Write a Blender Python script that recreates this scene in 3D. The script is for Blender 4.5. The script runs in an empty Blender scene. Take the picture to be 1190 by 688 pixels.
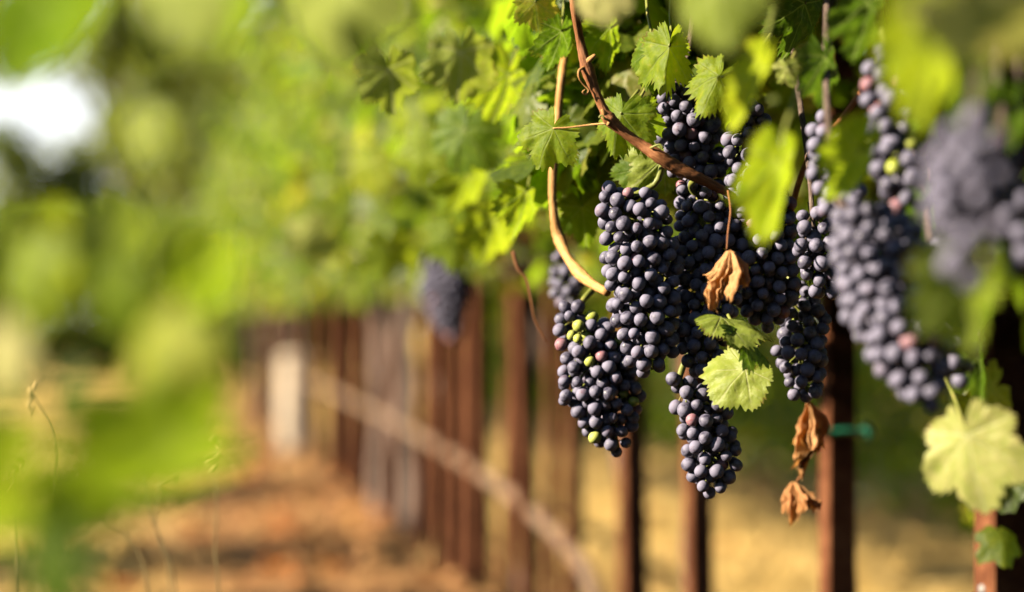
import bpy, math, random
import numpy as np
from mathutils import Vector, Matrix, Euler

PI = math.pi
R = math.radians
scene = bpy.context.scene
COL = scene.collection
random.seed(7)
RNG = np.random.default_rng(7)

# ------------------------------------------------------------------ camera
CAM_H = 0.67
FPX = 2810.0                       # focal length in photo pixels (1190 wide)
cam_d = bpy.data.cameras.new('camera')
cam_d.sensor_width = 36.0
cam_d.lens = FPX / 1190 * 36.0
cam_d.clip_start = 0.05
cam_d.clip_end = 4000
cam_d.dof.use_dof = True
cam_d.dof.focus_distance = 1.875
cam_d.dof.aperture_fstop = 2.75
cam_d.dof.aperture_blades = 0
cam = bpy.data.objects.new('camera', cam_d)
COL.objects.link(cam)
YAW = math.atan((595 - 173) / FPX)
PITCH = math.atan((374 - 344) / FPX)
cam.location = (0, 0, CAM_H)
cam.rotation_euler = (R(90) + PITCH, 0, -YAW)
scene.camera = cam
CM = Euler(cam.rotation_euler).to_matrix()
CP = Vector(cam.location)

# ------------------------------------------------------------------ light
SUN_EL = R(29)
SUN_AZ = (-1.0, -0.10)            # horizontal direction towards the sun
_n = math.hypot(*SUN_AZ)
SUN_DIR = Vector((SUN_AZ[0] / _n * math.cos(SUN_EL), SUN_AZ[1] / _n * math.cos(SUN_EL), math.sin(SUN_EL)))
world = bpy.data.worlds.new('World')
scene.world = world
world.use_nodes = True
wn = world.node_tree.nodes
wl = world.node_tree.links
wn.clear()
sky = wn.new('ShaderNodeTexSky')
sky.sky_type = 'NISHITA'
sky.sun_disc = False
sky.sun_elevation = SUN_EL
sky.sun_rotation = math.atan2(SUN_AZ[0], SUN_AZ[1])
sky.air_density = 1.0
sky.dust_density = 0.4
bg = wn.new('ShaderNodeBackground')
bg.inputs['Strength'].default_value = 0.05
wo = wn.new('ShaderNodeOutputWorld')
wl.new(sky.outputs[0], bg.inputs[0])
# a bank of bright sunlit cloud low in the sky beyond the end of the row (fixed direction in the world)
wtc = wn.new('ShaderNodeTexCoord')
wsep = wn.new('ShaderNodeSeparateXYZ'); wl.new(wtc.outputs['Generated'], wsep.inputs[0])
wnz = wn.new('ShaderNodeTexNoise'); wnz.inputs['Scale'].default_value = 6.0; wnz.inputs['Detail'].default_value = 6
wl.new(wtc.outputs['Generated'], wnz.inputs['Vector'])


def wmap(sock, a, b, c, d):
    m_ = wn.new('ShaderNodeMapRange'); m_.interpolation_type = 'SMOOTHSTEP'
    m_.inputs[1].default_value, m_.inputs[2].default_value, m_.inputs[3].default_value, m_.inputs[4].default_value = a, b, c, d
    wl.new(sock, m_.inputs[0])
    return m_.outputs[0]


def wmul(a, b):
    m_ = wn.new('ShaderNodeMath'); m_.operation = 'MULTIPLY'
    wl.new(a, m_.inputs[0]); wl.new(b, m_.inputs[1])
    return m_.outputs[0]


cmask = wmul(wmul(wmap(wsep.outputs['Y'], 0.93, 0.975, 0, 1), wmap(wsep.outputs['Z'], 0.16, 0.30, 1, 0)), wmap(wnz.outputs['Fac'], 0.25, 0.45, 0.35, 1))
cbg = wn.new('ShaderNodeBackground'); cbg.inputs['Color'].default_value = (0.95, 0.98, 1.0, 1); cbg.inputs['Strength'].default_value = 0.48
wmx = wn.new('ShaderNodeMixShader')
wl.new(cmask, wmx.inputs[0]); wl.new(bg.outputs[0], wmx.inputs[1]); wl.new(cbg.outputs[0], wmx.inputs[2])
wl.new(wmx.outputs[0], wo.inputs[0])
sd = bpy.data.lights.new('sun', 'SUN')
sd.energy = 5.0
sd.angle = R(0.5)
sd.color = (1.0, 0.86, 0.66)
so = bpy.data.objects.new('sun', sd)
so.rotation_euler = SUN_DIR.to_track_quat('Z', 'Y').to_euler()
so.location = (-6, -2, 6)
COL.objects.link(so)
scene.view_settings.view_transform = 'Standard'
scene.view_settings.look = 'None'
scene.view_settings.gamma = 1
scene.view_settings.exposure = 1.75
scene.view_settings.use_curve_mapping = False
scene.cycles.use_denoising = True
scene.cycles.max_bounces = 6
scene.cycles.diffuse_bounces = 0
scene.cycles.transparent_max_bounces = 8
scene.cycles.sample_clamp_indirect = 6


def P(px, py, d):
    """World point that lies d metres deep along the view axis, given photo coordinates."""
    return CP + CM @ Vector(((px - 595) / FPX * d, -(py - 344) / FPX * d, -d))


def S(px, d):
    return px / FPX * d


def project(w):
    v = CM.transposed() @ (Vector(w) - CP)
    d = -v.z
    if d < 0.02:
        return None
    return 595 + v.x / d * FPX, 344 - v.y / d * FPX, d


# ------------------------------------------------------------------ bookkeeping
def tag(o, label=None, cat=None, group=None, kind=None):
    if label: o['label'] = label
    if cat: o['category'] = cat
    if group: o['group'] = group
    if kind: o['kind'] = kind
    return o


def empty(name, loc, label, cat, group=None):
    o = bpy.data.objects.new(name, None)
    o.empty_display_size = 0.05
    o.location = loc
    COL.objects.link(o)
    return tag(o, label, cat, group)


class MB:
    """Collects vertices, faces and point attributes, then links ONE mesh object."""
    def __init__(self):
        self.v, self.f, self.n = [], [], 0
        self.tint, self.vein, self.bark = [], [], []

    def add(self, verts, faces, tint=0.5, vein=None, bark=None):
        verts = np.asarray(verts, dtype=float)
        b = self.n
        self.v.append(verts)
        for f in faces:
            self.f.append([i + b for i in f])
        k = len(verts)
        self.n += k
        self.tint.append(np.full(k, tint) if np.isscalar(tint) else np.asarray(tint))
        self.vein.append(np.zeros(k) if vein is None else np.asarray(vein))
        self.bark.append(np.zeros((k, 3)) if bark is None else np.asarray(bark))

    def mesh(self, name, mat, smooth=True):
        me = bpy.data.meshes.new(name)
        V = np.concatenate(self.v)
        me.from_pydata(V.tolist(), [], self.f)
        for nm, arr in (('tint', self.tint), ('vein', self.vein)):
            a = me.attributes.new(nm, 'FLOAT', 'POINT')
            a.data.foreach_set('value', np.concatenate(arr).astype(np.float32))
        a = me.attributes.new('bark', 'FLOAT_VECTOR', 'POINT')
        a.data.foreach_set('vector', np.concatenate(self.bark).astype(np.float32).ravel())
        for m in (mat if isinstance(mat, (list, tuple)) else [mat]):
            me.materials.append(m)
        if smooth:
            me.polygons.foreach_set('use_smooth', [True] * len(me.polygons))
        me.update()
        return me

    def build(self, name, mat, parent=None, smooth=True, loc=None):
        o = bpy.data.objects.new(name, self.mesh(name, mat, smooth))
        COL.objects.link(o)
        if parent is not None:
            o.parent = parent
        if loc is not None:
            o.location = loc
        return o


def catmull(pts, n=8):
    P_ = [np.asarray(p, dtype=float) for p in pts]
    if len(P_) < 3:
        t = np.linspace(0, 1, n + 1)[:, None]
        return P_[0] * (1 - t) + P_[-1] * t
    P_ = [2 * P_[0] - P_[1]] + P_ + [2 * P_[-1] - P_[-2]]
    out = []
    for i in range(1, len(P_) - 2):
        p0, p1, p2, p3 = P_[i - 1:i + 3]
        for k in range(n):
            t = k / n
            out.append(0.5 * ((2 * p1) + (-p0 + p2) * t + (2 * p0 - 5 * p1 + 4 * p2 - p3) * t * t + (-p0 + 3 * p1 - 3 * p2 + p3) * t ** 3))
    out.append(P_[-2])
    return np.array(out)


def tube(mb, pts, radii, sides=8, n=6, tint=0.5, rough=0.0, cap=True):
    """Smooth tapered tube through pts; radii one per point."""
    pts = np.asarray([list(p) for p in pts], dtype=float)
    radii = np.asarray(radii, dtype=float)
    if radii.ndim == 0:
        radii = np.full(len(pts), float(radii))
    C = catmull(np.hstack([pts, radii[:, None]]), n)
    c, r = C[:, :3], np.maximum(C[:, 3], 1e-5)
    k = len(c)
    T = np.gradient(c, axis=0)
    T /= np.linalg.norm(T, axis=1)[:, None] + 1e-12
    u = np.cross(T[0], [0.31, 0.17, 0.93])
    if np.linalg.norm(u) < 1e-3:
        u = np.cross(T[0], [1, 0, 0])
    u /= np.linalg.norm(u)
    V, B = [], []
    L = 0
    for i in range(k):
        u = u - T[i] * np.dot(u, T[i])
        u /= np.linalg.norm(u)
        w = np.cross(T[i], u)
        if i:
            L += np.linalg.norm(c[i] - c[i - 1])
        for s in range(sides):
            a = 2 * PI * s / sides
            rr = r[i] * (1 + (rough * math.sin(3 * a + 40 * L / (r.mean() * 12)) + rough * 0.8 * RNG.standard_normal() if rough else 0))
            V.append(c[i] + (u * math.cos(a) + w * math.sin(a)) * rr)
            B.append((math.cos(a), math.sin(a), L / max(r.mean(), 1e-4) * 0.12))
    F = []
    for i in range(k - 1):
        for s in range(sides):
            s2 = (s + 1) % sides
            F.append((i * sides + s, i * sides + s2, (i + 1) * sides + s2, (i + 1) * sides + s))
    if cap:
        F.append(tuple(range(sides - 1, -1, -1)))
        F.append(tuple((k - 1) * sides + s for s in range(sides)))
    mb.add(V, F, tint=tint, bark=B)
    return c


def box(mb, lo, hi, tint=0.5, bev=0.0):
    x0, y0, z0 = lo
    x1, y1, z1 = hi
    b = bev
    if b <= 0:
        V = [(x, y, z) for z in (z0, z1) for y in (y0, y1) for x in (x0, x1)]
        F = [(0, 2, 3, 1), (4, 5, 7, 6), (0, 1, 5, 4), (2, 6, 7, 3), (0, 4, 6, 2), (1, 3, 7, 5)]
        mb.add(V, F, tint=tint)
        return
    prof = [(x0 + b, y0), (x1 - b, y0), (x1, y0 + b), (x1, y1 - b), (x1 - b, y1), (x0 + b, y1), (x0, y1 - b), (x0, y0 + b)]
    V = [(x, y, z) for z in (z0, z1) for x, y in prof]
    F = [(i, (i + 1) % 8, 8 + (i + 1) % 8, 8 + i) for i in range(8)] + [tuple(range(7, -1, -1)), tuple(range(8, 16))]
    mb.add(V, F, tint=tint)


# ------------------------------------------------------------------ materials
def new_mat(name):
    m = bpy.data.materials.new(name)
    m.use_nodes = True
    nt = m.node_tree
    nt.nodes.clear()
    return m, nt.nodes, nt.links


def ramp(nodes, stops, interp='LINEAR'):
    r = nodes.new('ShaderNodeValToRGB')
    e = r.color_ramp.elements
    r.color_ramp.interpolation = interp
    e[0].position, e[0].color = stops[0][0], (*stops[0][1], 1)
    e[1].position, e[1].color = stops[1][0], (*stops[1][1], 1)
    for p, c in stops[2:]:
        x = e.new(p)
        x.color = (*c, 1)
    return r


def noise(nodes, links, scale, vec=None, detail=4, rough=0.55):
    t = nodes.new('ShaderNodeTexNoise')
    t.inputs['Scale'].default_value = scale
    t.inputs['Detail'].default_value = detail
    t.inputs['Roughness'].default_value = rough
    if vec is not None:
        links.new(vec, t.inputs['Vector'])
    return t


def mixc(nodes, links, fac, a, b, mode='MIX'):
    m = nodes.new('ShaderNodeMix')
    m.data_type = 'RGBA'
    m.blend_type = mode
    for sock, val in ((m.inputs[0], fac), (m.inputs[6], a), (m.inputs[7], b)):
        if hasattr(val, 'is_linked'):
            links.new(val, sock)
        elif isinstance(val, (int, float)):
            sock.default_value = val
        else:
            sock.default_value = (*val, 1)
    return m.outputs[2]


def attr(nodes, name):
    a = nodes.new('ShaderNodeAttribute')
    a.attribute_name = name
    return a


def leaf_material(name, refl, under, trans, tfac=0.5, spec=0.35, rgh=0.45, veinc=(0.22, 0.27, 0.08), mott=140):
    m, N, L = new_mat(name)
    out = N.new('ShaderNodeOutputMaterial')
    ti = attr(N, 'tint')
    ve = attr(N, 'vein')
    geo = N.new('ShaderNodeNewGeometry')
    tc = N.new('ShaderNodeTexCoord')
    nz = noise(N, L, mott, tc.outputs['Object'], 5)
    ad = N.new('ShaderNodeMath'); ad.operation = 'MULTIPLY_ADD'
    L.new(nz.outputs['Fac'], ad.inputs[0]); ad.inputs[1].default_value = 0.8; ad.inputs[2].default_value = -0.40
    a2 = N.new('ShaderNodeMath'); a2.operation = 'ADD'
    L.new(ti.outputs['Fac'], a2.inputs[0]); L.new(ad.outputs[0], a2.inputs[1])
    rr = ramp(N, refl); L.new(a2.outputs[0], rr.inputs[0])
    ru = ramp(N, under); L.new(a2.outputs[0], ru.inputs[0])
    rt = ramp(N, trans); L.new(a2.outputs[0], rt.inputs[0])
    c1 = mixc(N, L, geo.outputs['Backfacing'], rr.outputs[0], ru.outputs[0])
    nb = noise(N, L, mott * 0.45, tc.outputs['Object'], 6, 0.7)
    sp = N.new('ShaderNodeMapRange'); sp.inputs[1].default_value = 0.66; sp.inputs[2].default_value = 0.72
    L.new(nb.outputs['Fac'], sp.inputs[0])
    rimx = N.new('ShaderNodeSeparateXYZ'); L.new(attr(N, 'bark').outputs['Vector'], rimx.inputs[0])
    nr = noise(N, L, 45, tc.outputs['Object'], 4)
    ra = N.new('ShaderNodeMath'); ra.operation = 'MULTIPLY_ADD'; ra.inputs[1].default_value = 0.5; L.new(nr.outputs['Fac'], ra.inputs[0]); L.new(rimx.outputs[0], ra.inputs[2])
    rm = N.new('ShaderNodeMapRange'); rm.inputs[1].default_value = 1.22; rm.inputs[2].default_value = 1.31; L.new(ra.outputs[0], rm.inputs[0])
    spx = N.new('ShaderNodeMath'); spx.operation = 'MAXIMUM'; L.new(sp.outputs[0], spx.inputs[0]); L.new(rm.outputs[0], spx.inputs[1])
    spm = N.new('ShaderNodeMath'); spm.operation = 'MULTIPLY'; spm.inputs[1].default_value = 0.8; L.new(spx.outputs[0], spm.inputs[0])
    c1 = mixc(N, L, spm.outputs[0], c1, (0.16, 0.075, 0.025))
    vm = N.new('ShaderNodeMath'); vm.operation = 'MULTIPLY'; vm.inputs[1].default_value = 0.75
    L.new(ve.outputs['Fac'], vm.inputs[0])
    c2 = mixc(N, L, vm.outputs[0], c1, veinc)
    tv = mixc(N, L, vm.outputs[0], rt.outputs[0], tuple(min(1, c * 1.5) for c in veinc))
    tv = mixc(N, L, spm.outputs[0], tv, (0.22, 0.09, 0.02))
    bs = N.new('ShaderNodeBsdfPrincipled')
    L.new(c2, bs.inputs['Base Color'])
    bs.inputs['Roughness'].default_value = rgh
    bs.inputs['Specular IOR Level'].default_value = spec
    bp = N.new('ShaderNodeBump'); bp.inputs['Strength'].default_value = 0.6; bp.inputs['Distance'].default_value = 0.002
    L.new(nz.outputs['Fac'], bp.inputs['Height']); L.new(bp.outputs[0], bs.inputs['Normal'])
    tr = N.new('ShaderNodeBsdfTranslucent')
    L.new(tv, tr.inputs['Color'])
    mx = N.new('ShaderNodeMixShader'); mx.inputs[0].default_value = tfac
    L.new(bs.outputs[0], mx.inputs[1]); L.new(tr.outputs[0], mx.inputs[2])
    L.new(mx.outputs[0], out.inputs[0])
    return m


M = {}
M['young'] = leaf_material('young_vine_leaf',
    [(0.0, (0.030, 0.066, 0.006)), (0.45, (0.085, 0.150, 0.010)), (0.8, (0.20, 0.27, 0.014)), (1.0, (0.36, 0.34, 0.04))],
    [(0.0, (0.06, 0.10, 0.02)), (0.5, (0.15, 0.21, 0.035)), (1.0, (0.34, 0.36, 0.10))],
    [(0.0, (0.08, 0.16, 0.005)), (0.45, (0.25, 0.38, 0.008)), (0.8, (0.50, 0.58, 0.02)), (1.0, (0.75, 0.62, 0.06))], spec=0.16, rgh=0.5)
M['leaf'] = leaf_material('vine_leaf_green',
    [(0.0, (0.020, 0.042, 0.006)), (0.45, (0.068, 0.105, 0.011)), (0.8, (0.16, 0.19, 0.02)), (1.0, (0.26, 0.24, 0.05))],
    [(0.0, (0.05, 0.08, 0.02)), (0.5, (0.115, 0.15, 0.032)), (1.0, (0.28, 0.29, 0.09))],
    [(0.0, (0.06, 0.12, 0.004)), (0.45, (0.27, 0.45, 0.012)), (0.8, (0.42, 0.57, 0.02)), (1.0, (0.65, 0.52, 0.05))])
M['pale'] = leaf_material('vine_leaf_pale',
    [(0.0, (0.13, 0.185, 0.025)), (0.5, (0.26, 0.32, 0.055)), (1.0, (0.45, 0.42, 0.17))],
    [(0.0, (0.15, 0.20, 0.04)), (0.5, (0.31, 0.36, 0.09)), (1.0, (0.52, 0.48, 0.24))],
    [(0.0, (0.25, 0.36, 0.02)), (0.5, (0.45, 0.55, 0.04)), (1.0, (0.70, 0.62, 0.15))], tfac=0.4, spec=0.2, veinc=(0.42, 0.44, 0.2))
M['dry'] = leaf_material('dried_leaf',
    [(0.0, (0.20, 0.060, 0.015)), (0.5, (0.46, 0.17, 0.05)), (1.0, (0.68, 0.37, 0.15))],
    [(0.0, (0.18, 0.07, 0.02)), (0.5, (0.40, 0.18, 0.07)), (1.0, (0.58, 0.34, 0.16))],
    [(0.0, (0.45, 0.12, 0.02)), (0.5, (0.65, 0.22, 0.05)), (1.0, (0.75, 0.38, 0.1))], tfac=0.42, spec=0.25, rgh=0.6, veinc=(0.5, 0.28, 0.12), mott=220)
M['far_leaf'] = leaf_material('tree_leaf_green',
    [(0.0, (0.030, 0.055, 0.012)), (0.5, (0.075, 0.115, 0.022)), (1.0, (0.14, 0.17, 0.04))],
    [(0.0, (0.05, 0.08, 0.02)), (0.5, (0.10, 0.14, 0.04)), (1.0, (0.18, 0.21, 0.08))],
    [(0.0, (0.08, 0.14, 0.01)), (0.5, (0.24, 0.33, 0.02)), (1.0, (0.42, 0.46, 0.05))], tfac=0.45, mott=8)


def grape_material(name, body, bloom, bloom_lo, bloom_hi, red=None, sss=0.0):
    m, N, L = new_mat(name)
    out = N.new('ShaderNodeOutputMaterial')
    bs = N.new('ShaderNodeBsdfPrincipled')
    tc = N.new('ShaderNodeTexCoord')
    oi = N.new('ShaderNodeObjectInfo')
    ti = attr(N, 'tint')
    sm = N.new('ShaderNodeMath'); sm.operation = 'ADD'
    L.new(oi.outputs['Random'], sm.inputs[0]); L.new(ti.outputs['Fac'], sm.inputs[1])
    fr = N.new('ShaderNodeMath'); fr.operation = 'FRACT'; L.new(sm.outputs[0], fr.inputs[0])
    off = N.new('ShaderNodeVectorMath'); off.operation = 'ADD'
    sc = N.new('ShaderNodeMath'); sc.operation = 'MULTIPLY'; sc.inputs[1].default_value = 7.0
    L.new(fr.outputs[0], sc.inputs[0])
    L.new(tc.outputs['Object'], off.inputs[0]); L.new(sc.outputs[0], off.inputs[1])
    n1 = noise(N, L, 170, off.outputs[0], 3)
    n2 = noise(N, L, 900, off.outputs[0], 3)
    ad = N.new('ShaderNodeMath'); ad.operation = 'MULTIPLY_ADD'; ad.inputs[1].default_value = 0.35
    L.new(n2.outputs['Fac'], ad.inputs[0]); L.new(n1.outputs['Fac'], ad.inputs[2])
    fr2 = N.new('ShaderNodeMath'); fr2.operation = 'MULTIPLY_ADD'; fr2.inputs[1].default_value = 0.22
    L.new(fr.outputs[0], fr2.inputs[0]); L.new(ad.outputs[0], fr2.inputs[2])
    mr = N.new('ShaderNodeMapRange'); mr.inputs[1].default_value = 0.55; mr.inputs[2].default_value = 0.88
    mr.inputs[3].default_value = bloom_lo; mr.inputs[4].default_value = bloom_hi
    L.new(fr2.outputs[0], mr.inputs[0])
    bc = body
    if red:
        rp = ramp(N, red, 'LINEAR'); L.new(fr.outputs[0], rp.inputs[0])
        bc = rp.outputs[0]
    col = mixc(N, L, mr.outputs[0], bc, bloom)
    L.new(col, bs.inputs['Base Color'])
    ro = N.new('ShaderNodeMapRange'); ro.inputs[3].default_value = 0.33; ro.inputs[4].default_value = 0.74
    L.new(mr.outputs[0], ro.inputs[0]); L.new(ro.outputs[0], bs.inputs['Roughness'])
    bs.inputs['Specular IOR Level'].default_value = 0.4
    if sss:
        bs.inputs['Subsurface Weight'].default_value = sss
        bs.inputs['Subsurface Radius'].default_value = (0.6, 0.5, 0.2)
        bs.inputs['Subsurface Scale'].default_value = 0.004
    L.new(bs.outputs[0], out.inputs[0])
    return m


M['grape'] = grape_material('grape_skin', (0.02, 0.018, 0.035), (0.180, 0.172, 0.244), 0.14, 1.0,
    red=[(0.0, (0.016, 0.013, 0.030)), (0.78, (0.022, 0.017, 0.034)), (0.88, (0.06, 0.018, 0.03)), (1.0, (0.13, 0.03, 0.045))])
M['grape_pink'] = grape_material('grape_skin_ripening', (0.22, 0.05, 0.06), (0.30, 0.20, 0.24), 0.1, 0.7, sss=0.3)
M['grape_green'] = grape_material('grape_skin_unripe', (0.34, 0.40, 0.03), (0.45, 0.47, 0.15), 0.0, 0.6, sss=0.5)


def simple_mat(name, stops, scale, coord='Object', rough=0.8, spec=0.3, bump=0.4, bdist=0.004, detail=6, barkmap=False):
    m, N, L = new_mat(name)
    out = N.new('ShaderNodeOutputMaterial')
    bs = N.new('ShaderNodeBsdfPrincipled')
    if barkmap:
        v = attr(N, 'bark').outputs['Vector']
    else:
        v = N.new('ShaderNodeTexCoord').outputs[coord]
    n1 = noise(N, L, scale, v, detail, 0.62)
    n2 = noise(N, L, scale * 0.21, v, 2)
    ad = N.new('ShaderNodeMath'); ad.operation = 'MULTIPLY_ADD'; ad.inputs[1].default_value = 0.5
    L.new(n2.outputs['Fac'], ad.inputs[0]); L.new(n1.outputs['Fac'], ad.inputs[2])
    mr = N.new('ShaderNodeMapRange'); mr.inputs[1].default_value = 0.45; mr.inputs[2].default_value = 1.05
    L.new(ad.outputs[0], mr.inputs[0])
    rp = ramp(N, stops); L.new(mr.outputs[0], rp.inputs[0])
    L.new(rp.outputs[0], bs.inputs['Base Color'])
    bs.inputs['Roughness'].default_value = rough
    bs.inputs['Specular IOR Level'].default_value = spec
    bp = N.new('ShaderNodeBump'); bp.inputs['Strength'].default_value = bump; bp.inputs['Distance'].default_value = bdist
    L.new(n1.outputs['Fac'], bp.inputs['Height']); L.new(bp.outputs[0], bs.inputs['Normal'])
    L.new(bs.outputs[0], out.inputs[0])
    return m


M['cane'] = simple_mat('cane_bark_brown', [(0.0, (0.10, 0.035, 0.014)), (0.5, (0.26, 0.10, 0.035)), (1.0, (0.42, 0.20, 0.08))], 3.4, barkmap=True, rough=0.6, bump=0.7, bdist=0.002)
M['cane_gold'] = simple_mat('cane_bark_golden', [(0.0, (0.24, 0.10, 0.03)), (0.5, (0.50, 0.26, 0.08)), (1.0, (0.66, 0.42, 0.17))], 3.2, barkmap=True, rough=0.55, bump=0.6, bdist=0.002)
M['green_stem'] = simple_mat('green_stem', [(0.0, (0.09, 0.11, 0.02)), (0.6, (0.20, 0.22, 0.045)), (1.0, (0.30, 0.22, 0.08))], 90, rough=0.5, bump=0.2, bdist=0.0005)
M['trunk'] = simple_mat('vine_trunk_bark', [(0.0, (0.045, 0.03, 0.022)), (0.5, (0.16, 0.11, 0.085)), (1.0, (0.34, 0.27, 0.22))], 2.2, barkmap=True, rough=0.9, bump=0.9, bdist=0.006)
M['treebark'] = simple_mat('tree_bark', [(0.0, (0.05, 0.035, 0.025)), (1.0, (0.22, 0.16, 0.11))], 3, barkmap=True, rough=0.9, bump=0.9, bdist=0.02)
M['rust'] = simple_mat('rusty_steel', [(0.0, (0.042, 0.015, 0.008)), (0.5, (0.115, 0.042, 0.019)), (1.0, (0.25, 0.105, 0.048))], 38, rough=0.85, spec=0.08, bump=0.5, bdist=0.002)
M['hose'] = simple_mat('drip_hose_dusty', [(0.0, (0.11, 0.068, 0.040)), (1.0, (0.21, 0.135, 0.082))], 12, rough=0.7, bump=0.1)
M['pale_post'] = simple_mat('weathered_pale_wood', [(0.0, (0.40, 0.31, 0.21)), (1.0, (0.64, 0.53, 0.40))], 14, rough=0.85, bump=0.4)
M['wire'] = simple_mat('galvanised_wire', [(0.0, (0.16, 0.15, 0.14)), (1.0, (0.34, 0.33, 0.32))], 60, rough=0.45, spec=0.6, bump=0.1)
M['tie'] = simple_mat('green_plastic_tie', [(0.0, (0.008, 0.10, 0.055)), (1.0, (0.015, 0.18, 0.10))], 60, rough=0.4, spec=0.5, bump=0.1)
M['straw'] = simple_mat('dry_straw', [(0.0, (0.38, 0.24, 0.08)), (0.5, (0.56, 0.39, 0.14)), (1.0, (0.68, 0.52, 0.24))], 3, rough=0.8, bump=0.0)
M['weed'] = simple_mat('dry_weed_stalk', [(0.0, (0.14, 0.10, 0.04)), (1.0, (0.30, 0.22, 0.09))], 60, rough=0.8, bump=0.1)


def ground_material():
    m, N, L = new_mat('vineyard_soil_and_straw')
    out = N.new('ShaderNodeOutputMaterial')
    bs = N.new('ShaderNodeBsdfPrincipled')
    tc = N.new('ShaderNodeTexCoord')
    sep = N.new('ShaderNodeSeparateXYZ'); L.new(tc.outputs['Object'], sep.inputs[0])
    n1 = noise(N, L, 1.1, tc.outputs['Object'], 6, 0.6)
    n2 = noise(N, L, 14, tc.outputs['Object'], 8, 0.7)
    soil = ramp(N, [(0.34, (0.16, 0.070, 0.027)), (0.66, (0.47, 0.25, 0.098))]); L.new(n2.outputs['Fac'], soil.inputs[0])
    straw = ramp(N, [(0.3, (0.42, 0.26, 0.075)), (0.7, (0.68, 0.46, 0.14))]); L.new(n2.outputs['Fac'], straw.inputs[0])
    # bare soil strip under the vine row (x about 0.2 .. 0.9), straw between the rows
    a = N.new('ShaderNodeMath'); a.operation = 'ADD'; a.inputs[1].default_value = -0.5; L.new(sep.outputs['X'], a.inputs[0])
    b = N.new('ShaderNodeMath'); b.operation = 'ABSOLUTE'; L.new(a.outputs[0], b.inputs[0])
    c = N.new('ShaderNodeMath'); c.operation = 'MULTIPLY_ADD'; c.inputs[1].default_value = 0.9; L.new(n1.outputs['Fac'], c.inputs[0]); L.new(b.outputs[0], c.inputs[2])
    mr = N.new('ShaderNodeMapRange'); mr.inputs[1].default_value = 0.75; mr.inputs[2].default_value = 1.2; L.new(c.outputs[0], mr.inputs[0])
    col = mixc(N, L, mr.outputs[0], soil.outputs[0], straw.outputs[0])
    L.new(col, bs.inputs['Base Color'])
    bs.inputs['Roughness'].default_value = 0.95
    bs.inputs['Specular IOR Level'].default_value = 0.1
    bp = N.new('ShaderNodeBump'); bp.inputs['Strength'].default_value = 0.8; bp.inputs['Distance'].default_value = 0.03
    L.new(n2.outputs['Fac'], bp.inputs['Height']); L.new(bp.outputs[0], bs.inputs['Normal'])
    L.new(bs.outputs[0], out.inputs[0])
    return m


M['ground'] = ground_material()

# ------------------------------------------------------------------ ground
ROW_X = 0.80


def gz(x, y):
    return 0.02 * math.sin(1.7 * x + 0.6 * y) * math.sin(0.9 * y - 0.4 * x) + 0.012 * math.sin(5.1 * x) * math.sin(4.3 * y)


mb = MB()
xs = np.concatenate([[-2500, -600, -150, -40, -15], np.linspace(-8, 10, 91), [18, 45, 160, 620, 2500]])
ys = np.concatenate([[-600, -60, -15], np.linspace(-6, 40, 185), [60, 110, 260, 800, 3000]])
V = [(x, y, gz(x, y) if (-8 <= x <= 10 and -6 <= y <= 40) else 0.0) for y in ys for x in xs]
nx = len(xs)
F = [(j * nx + i, j * nx + i + 1, (j + 1) * nx + i + 1, (j + 1) * nx + i) for j in range(len(ys) - 1) for i in range(nx - 1)]
mb.add(V, F)
tag(mb.build('ground', M['ground']), kind='structure')

# dry grass between the rows: uncountable
mb = MB()
Vg, Fg = [], []
for i in range(26000):
    y = RNG.uniform(3.5, 17)
    x = RNG.uniform(-1.6, 4.2)
    if abs(x - 0.5) < 0.42 and RNG.random() < 0.85:
        continue
    h = RNG.uniform(0.02, 0.075)
    a = RNG.uniform(0, 2 * PI)
    w = 0.004
    lx, ly = RNG.normal(0, 0.6, 2) * h
    z = gz(x, y)
    b = len(Vg)
    Vg += [(x - w * math.cos(a), y - w * math.sin(a), z - 0.005), (x + w * math.cos(a), y + w * math.sin(a), z - 0.005), (x + lx, y + ly, z + h)]
    Fg.append((b, b + 1, b + 2))
mb.add(Vg, Fg)
tag(mb.build('dry_grass', M['straw'], smooth=False), label='dry golden grass stubble covering the ground between vine rows', cat='grass', kind='stuff')

# clods and fallen leaves on the path: uncountable
def _ico1():
    import bmesh
    b_ = bmesh.new(); bmesh.ops.create_icosphere(b_, subdivisions=2, radius=1.0)
    V_ = np.array([v.co[:] for v in b_.verts]); F_ = [tuple(v.index for v in f.verts) for f in b_.faces]; b_.free()
    return V_, F_


CV, CF = _ico1()
mb = MB()
for i in range(800):
    x, y = RNG.normal(0.35, 0.55), RNG.uniform(3.5, 15)
    r = abs(RNG.normal(0, 0.016)) + 0.006
    V = CV * (1 + 0.25 * np.sin(CV @ RNG.normal(0, 3, 3))[:, None]) * r * np.array([1, 1, 0.7])
    mb.add(V + np.array([x, y, gz(x, y) + r * 0.2]), CF)
tag(mb.build('soil_clods', M['ground'], smooth=False), label='loose reddish clods of soil scattered along the path', cat='clods', kind='stuff')

# ------------------------------------------------------------------ leaves
LOBES = [(0, 1.0, 34), (50, 0.90, 34), (-50, 0.90, 34), (103, 0.70, 36), (-103, 0.70, 36), (150, 0.52, 30), (-150, 0.52, 30)]


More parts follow.
